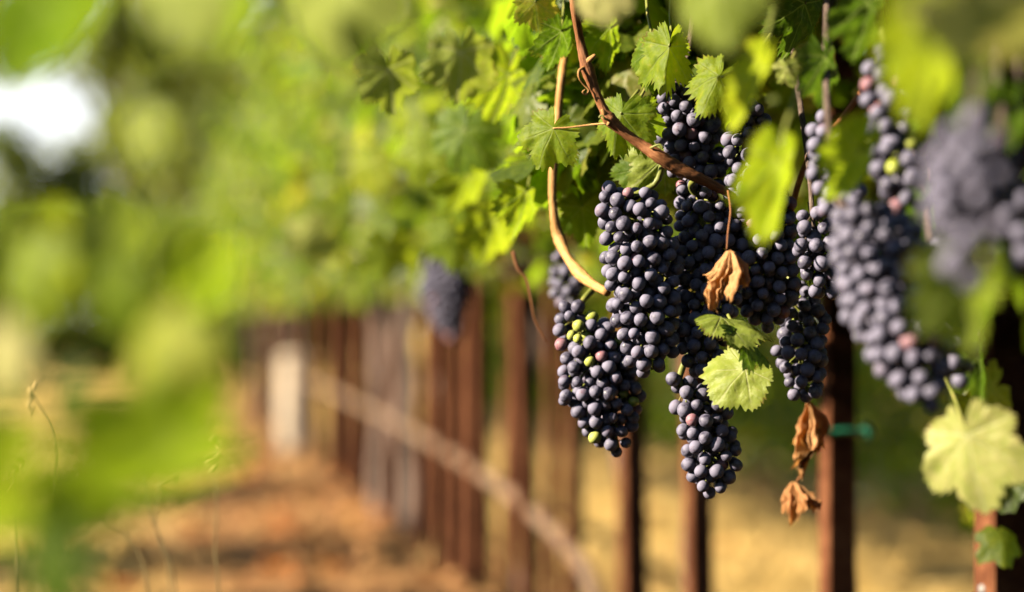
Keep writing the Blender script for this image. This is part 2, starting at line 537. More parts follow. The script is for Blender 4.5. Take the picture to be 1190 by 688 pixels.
def leaf_r(th, rng_ph, teeth=9, tooth=0.085, lobe=1.0):
    """Outline radius of a palmate vine leaf at angle th (degrees from the tip)."""
    th = (th + 180) % 360 - 180
    best = 0.0
    for c, l, w in LOBES:
        dlt = abs((th - c + 180) % 360 - 180) / w
        v = l * (1 - 0.40 * lobe * min(dlt, 1.6) ** 1.6)
        best = max(best, v)
    best = max(best, 0.30)
    if abs(th) > 160:
        best *= 1 - 0.72 * ((abs(th) - 160) / 20) ** 0.8
    a = abs(th) + (rng_ph - 0.5) * 9 + (3.0 if th > 0 else 0.0) + 3.5 * math.sin(th * 0.11 + rng_ph * 6)
    ph = (a / (360 / (teeth * 5.0))) % 1.0
    kk = math.floor(a / (360 / (teeth * 5.0)))
    amp = 0.55 + 0.9 * abs(math.sin(kk * 12.9898 + rng_ph * 40 + (7 if th > 0 else 0)))
    saw = (ph if ph < 0.62 else (1 - ph) / 0.38 * 0.62) / 0.62
    return best * (1 + tooth * amp * (saw - 0.4) * 2 * (0.5 if abs(th) > 150 else 1))


def leaf_geom(size, nang=160, nrad=22, seed=0, foldL=10, foldR=10, curl=0.15, ripple=0.05, teeth=9, tooth=0.085, lobe=1.0, cone=0.0, pucker=0.02):
    """Leaf in local space: petiole joint at the origin, tip along -Y, upper side +Z."""
    rg = np.random.default_rng(seed)
    ph = rg.random()
    th = np.linspace(-180, 180, nang, endpoint=False)
    asym = 1 + 0.09 * np.sin(np.radians(th) + rg.random() * 6) + 0.05 * np.sin(3 * np.radians(th) + rg.random() * 6)
    ro = np.array([leaf_r(t, ph, teeth, tooth, lobe) for t in th]) * asym
    rho = np.linspace(0, 1, nrad + 1)[1:] ** 0.9
    A = np.radians(th)
    X = (ro[None, :] * rho[:, None] * np.sin(A)[None, :]).ravel()
    Y = (-ro[None, :] * rho[:, None] * np.cos(A)[None, :]).ravel()
    X = np.concatenate([[0], X]); Y = np.concatenate([[0], Y])
    # veins
    vein = np.zeros(len(X))
    bestang = np.full(len(X), 9.0)
    na, npp = np.zeros(len(X)), np.zeros(len(X))
    ang = np.arctan2(X, -Y)
    rad = np.hypot(X, Y)
    for c in (0, 50, -50, 103, -103):
        d = np.radians(c)
        al = X * math.sin(d) - Y * math.cos(d)
        pe = np.abs(X * math.cos(d) + Y * math.sin(d))
        w = 0.013 * np.clip(1.25 - al, 0.3, 1.3)
        vein = np.maximum(vein, np.exp(-(pe / w) ** 2) * (al > -0.01))
        da = np.abs((ang - d + PI) % (2 * PI) - PI)
        m = da < bestang
        bestang[m] = da[m]; na[m] = al[m]; npp[m] = pe[m]
    t = (na - 0.85 * npp) / 0.17
    fr = np.abs(t - np.round(t))
    vein = np.maximum(vein, 0.40 * np.exp(-(fr / 0.07) ** 2) * (na > 0.1))
    # relief
    Z = np.zeros(len(X))
    Z += pucker * (1 - vein) * np.sin(np.clip(rad, 0, 1) * PI)
    k1, k2, k3 = rg.uniform(0, 6, 3)
    for q in range(6):
        fx, fy = rg.normal(0, 7, 2)
        Z += 0.010 * np.sin(fx * X + fy * Y + rg.uniform(0, 6))
    Z += ripple * rad ** 1.5 * (np.sin(3 * ang + k1) + 0.6 * np.sin(7 * ang + k2) + 0.35 * np.sin(13 * ang + k3))
    Z -= curl * rad ** 2
    fl = np.where(X < 0, math.radians(foldL), math.radians(foldR))
    # fold the two halves about the midrib
    Xf = X * np.cos(fl) - np.sign(X) * Z * np.sin(fl) * 0.0
    Zf = Z + np.abs(X) * np.sin(fl) * -1.0
    V = np.stack([Xf, Y, Zf], 1)
    if cone > 0:                                   # hangs shut like a closed umbrella
        al = math.radians(cone)
        pl = 1 + 0.42 * np.sin(5 * ang + k1) + 0.22 * np.sin(11 * ang + k2) + 0.12 * np.sin(23 * ang + k3)
        dn = rad * math.cos(al) * (1 + 0.16 * np.sin(2 * ang + k3) + 0.09 * np.sin(7 * ang + k1))
        sh = np.sin(np.minimum(dn, 1.3) / 1.1 * PI * 0.80 + 0.10)
        rr = sh * math.sin(al) * pl * 0.85
        V = np.stack([rr * np.sin(ang) + 0.10 * np.sin(dn * 4 + k2), -dn, rr * np.cos(ang) * 0.55], 1)
        for q in range(9):
            fv = rg.normal(0, 9 + 2.5 * q, 3)
            V += (0.038 / (1 + 0.4 * q)) * np.sin(V @ fv + rg.uniform(0, 6))[:, None] * rg.normal(0, 0.75, 3)[None, :] * np.clip(rad * 1.6, 0.05, 1)[:, None]
    V *= size
    F = []
    for j in range(nang):
        j2 = (j + 1) % nang
        F.append((0, 1 + j, 1 + j2))
        for i in range(nrad - 1):
            a, b = 1 + i * nang + j, 1 + i * nang + j2
            F.append((a, a + nang, b + nang, b))
    rim = np.concatenate([[0], np.repeat(rho, nang)])
    return V, F, vein, rim


def face_dirs(ang, pitch=0, roll=0):
    """Rotation taking a leaf (tip -Y, face +Z) to: tip at image angle ang (0 down, 90 right), facing the camera, then tilted."""
    # camera space: x right, y up, z towards the viewer
    m = Matrix.Rotation(R(ang), 3, 'Z')
    m = m @ Matrix.Rotation(R(pitch), 3, 'X') @ Matrix.Rotation(R(roll), 3, 'Y')
    return CM @ m


LEAF_SEED = [100]


def hero_leaf(label, px, py, d, ang, size, pitch=0, roll=0, mat='young', tint=0.45, group=None, stalk=None, name='vine_leaf',
              cat='leaf', stalk_mat='green_stem', res=(160, 20), stalk_r=0.0011, **kw):
    LEAF_SEED[0] += 1
    s = S(size, d)
    kw.setdefault('seed', LEAF_SEED[0])
    V, F, vein, rim = leaf_geom(s, res[0], res[1], **kw)
    mb = MB(); mb.add(V, F, tint=tint, vein=vein, bark=np.stack([rim, rim * 0, rim * 0], 1))
    o = mb.build(name, M[mat])
    loc = P(px, py, d)
    rot = face_dirs(ang, pitch, roll)
    o.matrix_world = Matrix.Translation(loc) @ rot.to_4x4()
    tag(o, label, cat, group)
    if stalk:
        inv = (Matrix.Translation(loc) @ rot.to_4x4()).inverted()
        pts = [inv @ P(*q) for q in stalk]
        pts = [Vector((0, 0, 0.0005))] + pts
        m2 = MB(); tube(m2, pts, np.linspace(stalk_r * 0.9, stalk_r * 1.25, len(pts)), 7, 6)
        m2.build('petiole', M[stalk_mat], o)
    return o


# low-detail leaves for foliage masses
def leaf_lib(n=10, nang=44):
    lib = []
    for i in range(n):
        V, F, vein, rim = leaf_geom(1.0, nang, 3, seed=500 + i, foldL=random.uniform(-5, 35), foldR=random.uniform(-5, 35), curl=random.uniform(0.0, 0.35),
                               ripple=0.07, teeth=4, tooth=0.07, pucker=0.0)
        lib.append((V, F))
    return lib


LIB = leaf_lib()


mb = MB()
for i in range(420):
    x, y = RNG.normal(0.5, 0.7), RNG.uniform(3.5, 15)
    V, F = LIB[RNG.integers(len(LIB))]
    s_ = RNG.uniform(0.025, 0.05)
    e = Euler((RNG.normal(0, .4), RNG.normal(0, .4), RNG.uniform(0, 6))).to_matrix()
    mb.add((V * s_) @ np.array(e).T + np.array([x, y, gz(x, y) + 0.022]), F, tint=float(RNG.random()))
tag(mb.build('fallen_leaves', M['dry']), label='brown fallen vine leaves littering the soil under the row', cat='fallen leaves', kind='stuff')


def rot_leaf(rng, out_dir):
    """Random leaf frame: face roughly out_dir and up, tip hanging."""
    n = np.array(out_dir) * rng.uniform(0.2, 1.0) + np.array([0, 0, rng.uniform(-0.1, 0.9)]) + rng.normal(0, 0.45, 3)
    n /= np.linalg.norm(n)
    tip = np.array([0, 0, -1.0]) + rng.normal(0, 0.5, 3)
    tip -= n * tip.dot(n)
    tip /= np.linalg.norm(tip)
    y = -tip
    x = np.cross(y, n)
    return np.stack([x, y, n], 1)


def foliage(pts, outs, sizes, rng, tint_fn=None):
    mb = MB()
    for p, o, s in zip(pts, outs, sizes):
        V, F = LIB[rng.integers(len(LIB))]
        Rm = rot_leaf(rng, o)
        t = float(np.clip(rng.normal(0.60, 0.21), 0.05, 0.98)) if tint_fn is None else tint_fn(p)
        mb.add((V * s) @ Rm.T + p, F, tint=t)
    return mb


def canopy_points(n, rng, length, zlo, zhi, hw):
    """Points in a hedge-shaped vine canopy in local coordinates (row along Y, origin on the ground)."""
    pts, outs = [], []
    while len(pts) < n:
        y = rng.uniform(-length / 2, length / 2)
        z = zlo + (zhi - zlo) * rng.random() ** 0.9
        edge = 0.75 + 0.25 * math.sin(y * 7 + z * 5) + 0.18 * math.sin(y * 17 - z * 11)
        w = hw * edge * (0.62 + 0.38 * math.sin(min(1, (z - zlo) / (zhi - zlo) * 1.6 + 0.35) * PI * 0.5))
        x = rng.uniform(-1, 1)
        x = math.copysign(abs(x) ** 0.6, x) * w
        if z < zlo + 0.12 and rng.random() < 0.6:
            continue
        pts.append((x, y, z))
        outs.append((math.copysign(1.0, x), 0, 0))
    return np.array(pts), outs


# ------------------------------------------------------------------ vines of the row
def vine_trunk(parent, rng, lean=0.0, top=0.74, r=0.022):
    mb = MB()
    pts = [(0, 0, -0.03)]
    for k in range(1, 7):
        z = top * k / 6
        pts.append((rng.normal(0, 0.012), lean * k / 6 + rng.normal(0, 0.012), z))
    tube(mb, pts, [r * 1.35, r * 1.1, r, r * 1.05, r * 0.95, r * 1.05, r * 1.15], 10, 5, rough=0.07)
    return mb.build('trunk', M['trunk'], parent)


def vine_cordon(parent, rng, half=0.48):
    mb = MB()
    for s in (-1, 1):
        pts = [(0, 0, 0.70), (0.005, s * 0.06, 0.765), (rng.normal(0, 0.01), s * half * 0.5, 0.785), (rng.normal(0, 0.01), s * half, 0.78)]
        tube(mb, pts, [0.018, 0.016, 0.013, 0.009], 8, 5, rough=0.06)
    return mb.build('cordon', M['trunk'], parent)


def vine_canes(parent, rng, k=4):
    for i in range(k):
        mb = MB()
        y = rng.uniform(-0.42, 0.42)
        sx = rng.choice([-1, 1])
        pts = [(0, y, 0.78), (sx * 0.06, y + 0.02, 0.95), (sx * 0.14 + rng.normal(0, .03), y + rng.normal(0, .06), 1.2), (sx * 0.18, y + rng.normal(0, .1), 1.5)]
        tube(mb, pts, [0.005, 0.0045, 0.004, 0.002], 6, 4)
        mb.build('cane', M['cane'], parent)


FOL = []
for i in range(4):
    rg = np.random.default_rng(40 + i)
    pts, outs = canopy_points(1700, rg, 1.12, 0.74, 1.78, 0.40)
    FOL.append(foliage(pts, outs, rg.uniform(0.024, 0.046, len(pts)), rg).mesh('foliage', M['leaf']))


FOL2 = []
for i in range(3):
    rg = np.random.default_rng(60 + i)
    pts, outs = canopy_points(1900, rg, 1.35, 0.04, 1.7, 0.45)
    FOL2.append(foliage(pts, outs, rg.uniform(0.035, 0.06, len(pts)), rg).mesh('foliage', M['leaf']))


def vine(x, y, label, group, idx, foliage_mesh=None, trunk_r=0.014):
    rg = np.random.default_rng(900 + idx)
    t = empty('grapevine', (x, y, 0), label, 'vine', group)
    vine_trunk(t, rg, r=trunk_r)
    vine_cordon(t, rg)
    vine_canes(t, rg)
    me = foliage_mesh or FOL[idx % 4]
    o = bpy.data.objects.new('foliage', me)
    o.parent = t
    if foliage_mesh is None and idx % 3 == 1:
        o.rotation_euler.z = PI
    COL.objects.link(o)
    return t


def hero_foliage(x, y, seed, n, length=1.05, zlo=0.70, zhi=1.70, hw=0.40, shade_overhang=0):
    """Own foliage for the vines round the fruit in focus: no leaf stands between the lens and the fruit."""
    shade_overhang_n = shade_overhang
    rg = np.random.default_rng(seed)
    pts, outs = canopy_points(n, rg, length, zlo, zhi, hw)
    kp, ko = [], []
    for p, o in zip(pts, outs):
        q = project((p[0] + x, p[1] + y, p[2]))
        if q is not None and q[2] < 2.02 + 0.03 * rg.random() and -80 < q[0] < 1270 and -90 < q[1] < 780:
            continue
        if q is not None and q[0] > 885 and -60 < q[1] < 340 and q[2] < 3.0 and p[0] + x < 0.74:
            continue
        if q is not None and q[1] > 330 and 560 < q[0] < 1085 + 0.25 * max(0, q[1] - 430) and q[2] < 3.0:
            continue
        kp.append(p); ko.append(o)
    # unseen leaves added above the frame to shade the upper right
    while shade_overhang > 0:
        w_ = P(rg.uniform(640, 1230), rg.uniform(-330, -60), rg.uniform(1.72, 2.7))
        kp.append((w_.x - x, w_.y - y, w_.z)); ko.append((-1, 0, 0.4)); shade_overhang -= 1
    for k_ in range(900 if shade_overhang_n else 0):  # dense extra leaves, added to shade the canopy to their right
        w_ = P(rg.uniform(610, 870), rg.uniform(-70, 215), rg.uniform(2.06, 2.5))
        kp.append((w_.x - x, w_.y - y, w_.z)); ko.append((-1, 0, 0.2))
    return foliage(np.array(kp), ko, rg.uniform(0.020, 0.038, len(kp)), rg).mesh('foliage', M['leaf'])


GV = 'grapevines along the trellis row'


def stake_d(px):
    return FPX * ROW_X / (px - 173)


def vine_at(px, off=0.06):
    """Vine trained on the post seen at px: its trunk stands right behind the post."""
    b_ = P(px, 374, stake_d(px) + off)
    return b_.x, b_.y


t_ = vine_at(1168)
vine(t_[0], 1.05, 'grapevine at the near end of the row, dark leaves behind the most blurred fruit', GV, 0, hero_foliage(t_[0], 1.05, 71, 4200, zlo=0.42))
vine(*t_, 'grapevine bearing the foreground fruit, trunk behind the rusty post nearest the lens', GV, 1, hero_foliage(*t_, 72, 5200, zlo=0.42))
t_ = vine_at(975)
vine(*t_, 'grapevine directly behind the sharp grape clusters, trunk behind the post with the green tie', GV, 2, hero_foliage(*t_, 73, 4000, shade_overhang=1200))
t_ = vine_at(816)
vine(*t_, 'grapevine on the dark post below the lowest grape cluster, bright leaves left of the canes', GV, 3)
vlist = [738, 617, 558, 522, 476, 446, 424, 405, 388, 362, 347, 338, 327, 318, 309, 300, 292]
for i, px in enumerate(vlist):
    t_ = vine_at(px) 
    vine(*t_, 'grapevine in the receding row, bright green canopy over a brown trunk', GV, 4 + i,
         trunk_r=0.030 if px in (476, 446) else 0.014)

# the next row over to the right, seen between the posts
for i in range(15):
    y = 3.4 + i * 1.2
    vine(2.75 + RNG.normal(0, 0.03), y, 'grapevine of the next row, dark beyond the golden grass strip', 'grapevines of the next row', 30 + i, FOL2[i % 3])
# the row across the path on the left throws the bands of shade over the soil
for i, y in enumerate([-3.0, -1.8, -0.6, 0.6, 1.8, 3.0, 5.0, 6.6, 9.3, 12.6, 16.5]):  # those nearest the camera are added to block low sky light
    vine(-2.5, y, 'unseen grapevine of the row across the path on the left', 'grapevines across the path', 50 + i, FOL2[i % 3] if y < 4 else None)
for i in range(4):  # unseen vines, added to cut sky light from behind the camera
    vine(0.72, -1.2 - 1.1 * i, 'unseen grapevine added behind the viewpoint to block sky light', 'unseen grapevines added behind the viewpoint', 70 + i, FOL2[i % 3])
for i in range(7):
    vine(-3.0 + i * 0.62, 23.5 + RNG.normal(0, 0.5), 'bushy grapevine blurred far off where the path ends, below the sky gap', 'grapevines at the end of the path', 80 + i, FOL2[i % 3])

# ------------------------------------------------------------------ stakes
def stake(px, w, label, group, d=None, tie=None, hole=None, top=1.85):
    d = d or FPX * ROW_X / (px - 173)
    b = P(px, 374, d)
    t = empty('trellis_post', (b.x, b.y, 0), label, 'post', group)
    t.rotation_euler = (R(RNG.normal(0, 0.7)), R(RNG.normal(0, 0.8)), 0)
    mb = MB()
    w = w * 1.0
    box(mb, (-w / 2, -w * 0.42, -0.05), (w / 2, w * 0.42, top), bev=w * 0.07)
    o = mb.build('post', M['rust'], t, smooth=False)
    turn = R(RNG.uniform(5, 9))
    o.rotation_euler.z = turn
    mbc = MB()
    box(mbc, (-w / 2 - .003, -w * 0.42 - .003, top + .001), (w / 2 + .003, w * 0.42 + .003, top + 0.008), bev=w * 0.05)
    mbc.build('cap', M['rust'], t, smooth=False).rotation_euler.z = turn
    if tie:
        for z in tie:
            m2 = MB()
            ring = []
            hw, hd = w / 2 + 0.004, w * 0.42 + 0.004
            ring = [(-hw, -hd, z), (0, -hd - .003, z + .002), (hw, -hd, z), (hw + .002, 0, z), (hw, hd, z), (-hw, hd, z), (-hw - .002, 0, z), (-hw, -hd, z)]
            tube(m2, ring, 0.004, 6, 3)
            tube(m2, [(hw, -hd, z), (hw + 0.004, -hd - .006, z + .008), (hw + 0.008, -hd - .004, z - 0.002), (hw + 0.004, -hd - .002, z - 0.014)], [0.003, 0.005, 0.005, 0.002], 6, 3)
            tube(m2, [(-hw, -hd, z), (-hw - 0.010, -hd - .006, z + .004), (-hw - 0.012, -hd - .004, z - 0.008)], [0.004, 0.007, 0.004], 6, 3)
            m2.build('tie', M['tie'], t).rotation_euler.z = turn
    if hole:
        for z in hole:
            m3 = MB()
            tube(m3, [(-w / 2 - .002, 0, z), (-w / 2 + .004, 0, z)], 0.005, 10, 1)
            m3.build('bolt', M['wire'], t).rotation_euler.z = turn
    return t


PG = 'rusty trellis posts along the row'
stake(1166, 0.046, 'rusty trellis post at the right edge below the pale blurred leaf', PG, hole=[0.42, 0.25])
stake(972, 0.036, 'rusty trellis post with bright green plastic tie behind the hanging dried leaves', PG, tie=[CAM_H - S(128, 2.81)])
stake(815, 0.036, 'dark rusty post rising directly below the lowest hanging grape cluster', PG)
stake(738, 0.042, 'dark rusty post below the gap between the two lower grape clusters', PG)
stake(666, 0.030, 'thin dark post under the left edge of the green-speckled grape cluster', PG)
stake(617, 0.040, 'reddish brown post just left of the green-speckled grape cluster', PG)
stake(558, 0.044, 'reddish brown post where the pale hose crosses at mid height', PG)
for px, w in ((640, .026), (588, .03), (540, .045), (522, .05), (497, .045), (461, .05), (424, .06), (405, .06), (388, .06), (362, .06), (338, .06), (318, .06), (300, .06)):
    stake(px, w, 'rusty brown post in the blurred far part of the row', PG)

# pale post and hose
pd = 12.6
b = P(347, 374, pd)
t = empty('marker_post', (b.x - 0.02, b.y, 0), 'short pale wooden post at the far end of the beige hose', 'post')
mb = MB()
tube(mb, [(0, 0, -0.05), (0, 0, 0.2), (0.004, 0, 0.40), (0.004, 0, 0.46)], [0.085, 0.083, 0.082, 0.078], 16, 3, rough=0.01)
mb.build('post', M['pale_post'], t)
mb = MB()
tube(mb, [(0.004, 0, 0.461), (0.004, 0, 0.49), (0.004, 0, 0.505)], [0.088, 0.084, 0.05], 16, 3)
mb.build('cap', M['pale_post'], t)
mb = MB()
hx = ROW_X - 0.07
pts = [P(352, 440, 12.3), P(400, 462, 9.6), P(450, 486, 7.9), P(505, 517, 6.7), P(560, 551, 5.8), P(610, 588, 5.15), P(655, 630, 4.65), P(683, 668, 4.4), P(694, 715, 4.25), P(700, 780, 4.1)]
tube(mb, pts, 0.0150, 10, 6)
t = mb.build('irrigation_hose', M['hose'])
tag(t, 'thick beige irrigation hose sagging along the posts to the pale marker post', 'hose')
mb = MB()
tube(mb, [(ROW_X + .025, -1.0, 0.80), (ROW_X + .025, 10, 0.795), (ROW_X + .025, 22, 0.80)], 0.0013, 6, 8)
tag(mb.build('trellis_wire', M['wire']), 'thin steel fruiting wire strung along the posts under the leaves', 'wire')

# ------------------------------------------------------------------ trees beyond the row
def tree(x, y, h, cr, n, label, seed, base=0.25, group='trees beyond the vineyard', leaf=0.11):
    rg = np.random.default_rng(seed)
    t = empty('tree', (x, y, 0), label, 'tree', group)
    mb = MB()
    pts = [(0, 0, -0.1), (0.05, 0, h * 0.2), (rg.normal(0, .1), rg.normal(0, .1), h * 0.45), (rg.normal(0, .15), 0, h * 0.8)]
    tube(mb, pts, [h * .03, h * .024, h * .018, h * .006], 9, 5, rough=0.05)
    clumps = []
    for i in range(34):
        a = rg.uniform(0, 2 * PI)
        zz = h * (base + (1 - base) * rg.random())
        rr = cr * math.sqrt(rg.random()) * math.sin(PI * min(0.97, 0.22 + 0.74 * (zz / h - base) / (1 - base))) ** 0.7
        c = np.array([rr * math.cos(a), rr * math.sin(a), zz])
        clumps.append((c, rg.uniform(0.22, 0.42) * cr * 0.9))
        if i < 10:
            tube(mb, [(0, 0, zz * 0.55), tuple(c * 0.5 + np.array([0, 0, zz * 0.28])), tuple(c)], [h * .010, h * .006, h * .002], 5, 3)
    mb.build('trunk', M['treebark'], t)
    P_, O_ = [], []
    for i in range(n):
        c, r = clumps[rg.integers(len(clumps))]
        v = rg.normal(0, 1, 3); v /= np.linalg.norm(v)
        P_.append(c + v * r * rg.random() ** 0.4)
        O_.append(v)
    m = MB()
    quad = np.array([(0, 0.5, 0), (-.5, 0, 0.08), (0, -0.6, 0), (.5, 0, 0.08)])
    for p, o in zip(P_, O_):
        Rm = rot_leaf(rg, o)
        m.add((quad * leaf * rg.uniform(.7, 1.4)) @ Rm.T + p, [(0, 1, 2, 3)], tint=float(np.clip(rg.normal(.74, .22), 0, 1)))
    m.build('crown', M['far_leaf'], t, smooth=False)
    return t


tree(1.75, 33, 8.0, 2.5, 7500, 'leafy tree rising behind the far end of the row, beside the sky gap', 11, base=0.06, leaf=0.17)
tree(5.5, 37, 8.5, 3.0, 5000, 'broad tree behind the vine canopy at the end of the row', 12, leaf=0.15)
tree(-2.0, 40, 3.5, 2.0, 6500, 'low bushy tree beneath the bright gap of sky', 13, base=0.03, leaf=0.16)
tree(-5.6, 38, 6.5, 1.9, 3500, 'tree at the left edge of the bright sky gap', 14, base=0.1)
tree(0.9, 48, 6.0, 2.2, 5000, 'rounded tree farthest away at the end of the dirt path', 15, base=0.05, leaf=0.17)
tree(0.35, 35, 7.5, 1.25, 5200, 'slender leafy tree immediately right of the sky gap', 17, base=0.05, leaf=0.15)
tree(-0.4, 44, 9.5, 3.6, 9500, 'tall tree whose crown closes the top of the sky gap', 18, base=0.56, leaf=0.17)
for i, (x_, y_, h_) in enumerate(((-7, -9, 8), (-1.5, -10, 9), (3.5, -9, 8), (8, -7, 8))):  # unseen trees, added to block the sky behind the camera
    tree(x_, y_, h_, 3.2, 2500, 'unseen leafy tree added behind the viewpoint to block sky light', 30 + i, base=0.08, leaf=0.3, group='unseen trees added behind the viewpoint')
tree(10.5, 36, 8, 3.2, 4200, 'tree far behind the next vine row', 16, base=0.1)

# ------------------------------------------------------------------ grapes
GR = 0.0054


def ico(sub, seed=0, rx=1.0):
    import bmesh
    bm = bmesh.new()
    bmesh.ops.create_icosphere(bm, subdivisions=sub, radius=1.0)
    rg = np.random.default_rng(seed)
    k = rg.uniform(0, 6, 3)
    for v in bm.verts:
        c = v.co
        s = 1 + 0.025 * math.sin(2.1 * c.x + k[0]) + 0.025 * math.sin(2.3 * c.y + k[1])
        c *= s
        c.z *= 1.05
        if c.z > 0.9:
            c.z -= (c.z - 0.9) * 0.5           # dimple where the stalk joins
        if c.z < -1.015:
            c.z -= 0.02                        # blossom-end point
    V = np.array([v.co[:] for v in bm.verts])
    F = [tuple(v.index for v in f.verts) for f in bm.faces]
    bm.free()
    return V, F


GM = []
for i in range(6):
    V, F = ico(4 if i < 6 else 3, i)
    b_ = MB(); b_.add(V * GR, F, tint=0.0)
    GM.append(b_.mesh('grape', M['grape']))
ICO2 = ico(3, 9)


def cluster(label, spine, group='grape clusters on the near vine', green=0.0, pink=0.02, keep=100, seed=1, peduncle=None, flat=0.75, grape_px=1.0, squash=None, stem_mat='green_stem'):
    """spine: (px, py, depth, radius px). Packs grapes in the swept volume, outer shell first."""
    rg = np.random.default_rng(seed)
    D = 2 * GR
    SP = []
    for a, b in zip(spine[:-1], spine[1:]):
        for k in range(6):
            t = k / 6
            q = [a[i] * (1 - t) + b[i] * t for i in range(4)]
            SP.append(q)
    SP.append(spine[-1])
    cen = np.array([list(CM.transposed() @ (P(q[0], q[1], q[2]) - CP)) for q in SP])    # camera space
    rad = np.array([S(q[3], q[2]) for q in SP])
    # lumpy sub-bunches make an uneven outline
    n = 60000
    idx = rg.integers(len(SP), size=n)
    v = rg.normal(0, 1, (n, 3)); v /= np.linalg.norm(v, axis=1)[:, None]
    v[:, 2] *= flat
    cand = cen[idx] + v * (rad[idx] * rg.random(n) ** 0.33)[:, None]
    dif = (cand[:, None, :] - cen[None, :, :])
    dif[:, :, 2] /= flat
    dep = (rad[None, :] - np.linalg.norm(dif, axis=2)).max(1)     # depth below the surface
    lump = 0.5 + 0.5 * np.sin(cand[:, 0] * 110 + seed) * np.sin(cand[:, 1] * 95 + seed * 2.1) * np.sin(cand[:, 2] * 100 + seed * .7)
    dep = dep - lump * GR * 0.9
    ok = dep > GR * 0.55
    cand, dep = cand[ok], dep[ok]
    layer = np.floor((dep - GR * 0.55) / (GR * 0.5))
    order = np.lexsort((rg.random(len(cand)), layer))
    cand, dep = cand[order], dep[order]
    got = []
    G = np.zeros((0, 3))
    cell = {}
    md = D * 0.93
    for c in cand:
        key = tuple(np.floor(c / md).astype(int))
        bad = False
        for i in (-1, 0, 1):
            for j in (-1, 0, 1):
                for k in (-1, 0, 1):
                    for q in cell.get((key[0] + i, key[1] + j, key[2] + k), ()):
                        if (q[0] - c[0]) ** 2 + (q[1] - c[1]) ** 2 + (q[2] - c[2]) ** 2 < md * md:
                            bad = True
                            break
                    if bad: break
                if bad: break
            if bad: break
        if not bad:
            cell.setdefault(key, []).append(c)
            got.append(c)
    G = np.array(got)
    # relax a little so that grapes touch instead of overlapping
    for it in range(12):
        dv = G[:, None, :] - G[None, :, :]
        ds = np.linalg.norm(dv, axis=2) + np.eye(len(G))
        over = np.clip(D * 0.985 - ds, 0, None)
        np.fill_diagonal(over, 0)
        G = G + (dv / ds[:, :, None] * over[:, :, None]).sum(1) * 0.35
    scale = np.clip(rg.normal(0.97, 0.095, len(G)), 0.66, 1.10)
    # which grapes show: a small depth buffer
    px = np.stack([595 + G[:, 0] / -G[:, 2] * FPX, 344 - G[:, 1] / -G[:, 2] * FPX], 1)
    pr = GR * FPX / -G[:, 2]
    x0, y0 = px.min(0) - 30
    W, H = (px.max(0) - px.min(0) + 60).astype(int) + 1
    zb = np.full((H, W), 1e9); own = np.full((H, W), -1)
    for i in np.argsort(-G[:, 2]):
        r = pr[i]
        cx, cy = px[i, 0] - x0, px[i, 1] - y0
        ya, yb, xa, xb = int(cy - r), int(cy + r) + 1, int(cx - r), int(cx + r) + 1
        yy, xx = np.mgrid[ya:yb, xa:xb]
        m = (yy - cy) ** 2 + (xx - cx) ** 2 < r * r
        sub = own[ya:yb, xa:xb]
        w = m & (sub < 0)
        sub[w] = i
    vis = np.bincount(own[own >= 0], minlength=len(G))
    rank = np.argsort(-vis)
    show = [i for i in rank[:keep] if vis[i] > 0]
    rest = [i for i in range(len(G)) if i not in set(show)]
    top = P(spine[0][0], spine[0][1], spine[0][2])
    t = empty('grape_cluster', top, label, 'grapes', group)
    WP = [CP + CM @ Vector(g) for g in G]
    CW = [CP + CM @ Vector(c) for c in cen]
    for i in show:
        me = GM[rg.integers(len(GM))]
        o = bpy.data.objects.new('grape', me)
        o.parent = t
        j = int(np.argmin([(WP[i] - c).length for c in CW]))
        axis = (CW[max(0, j - 2)] - WP[i])
        q = axis.to_track_quat('Z', 'Y')
        o.rotation_mode = 'QUATERNION'
        o.rotation_quaternion = q
        o.location = WP[i] - top
        o.scale = (scale[i],) * 3
        COL.objects.link(o)
        u = rg.random()
        if u < green or u > 1 - pink:
            o.material_slots[0].link = 'OBJECT'
            o.material_slots[0].material = M['grape_green'] if u < green else M['grape_pink']
            if u < green:
                o['label'] = 'unripe yellow-green grape'
                o.scale = (scale[i] * 0.85,) * 3
            else:
                o['label'] = 'reddish half-ripe grape'
    if rest:
        mb = MB()
        for i in rest:
            mb.add(ICO2[0] * GR * scale[i] + np.array(WP[i] - top), ICO2[1], tint=float(rg.random() * 0.75))
        o = mb.build('inner_grapes', M['grape'], t)
        o['kind'] = 'stuff'
    # stem: central axis with a short stalk to every grape on the outside
    mb = MB()
    axis = [c - top for c in CW]
    ax = [axis[0]] + axis[2:-2:3] + [axis[-1]]
    if peduncle:
        ax = [P(*q) - top for q in peduncle] + ax
    k = len(ax)
    tube(mb, ax, np.linspace(0.0027, 0.001, k), 8, 4, rough=0.05)
    for i in show:
        j = int(np.argmin([(WP[i] - c).length for c in CW]))
        a = WP[i] - top
        bpt = axis[max(0, j - 2)]
        end = a + (bpt - a) * min(1.0, 2.6 * GR / max((bpt - a).length, 1e-6))
        tube(mb, [a + (bpt - a).normalized() * GR * 0.8, (a + end) / 2 + Vector((0, 0, .001)), end], [0.0009, 0.0006, 0.0008], 5, 2)
    mb.build('stem', M[stem_mat], t)
    return t


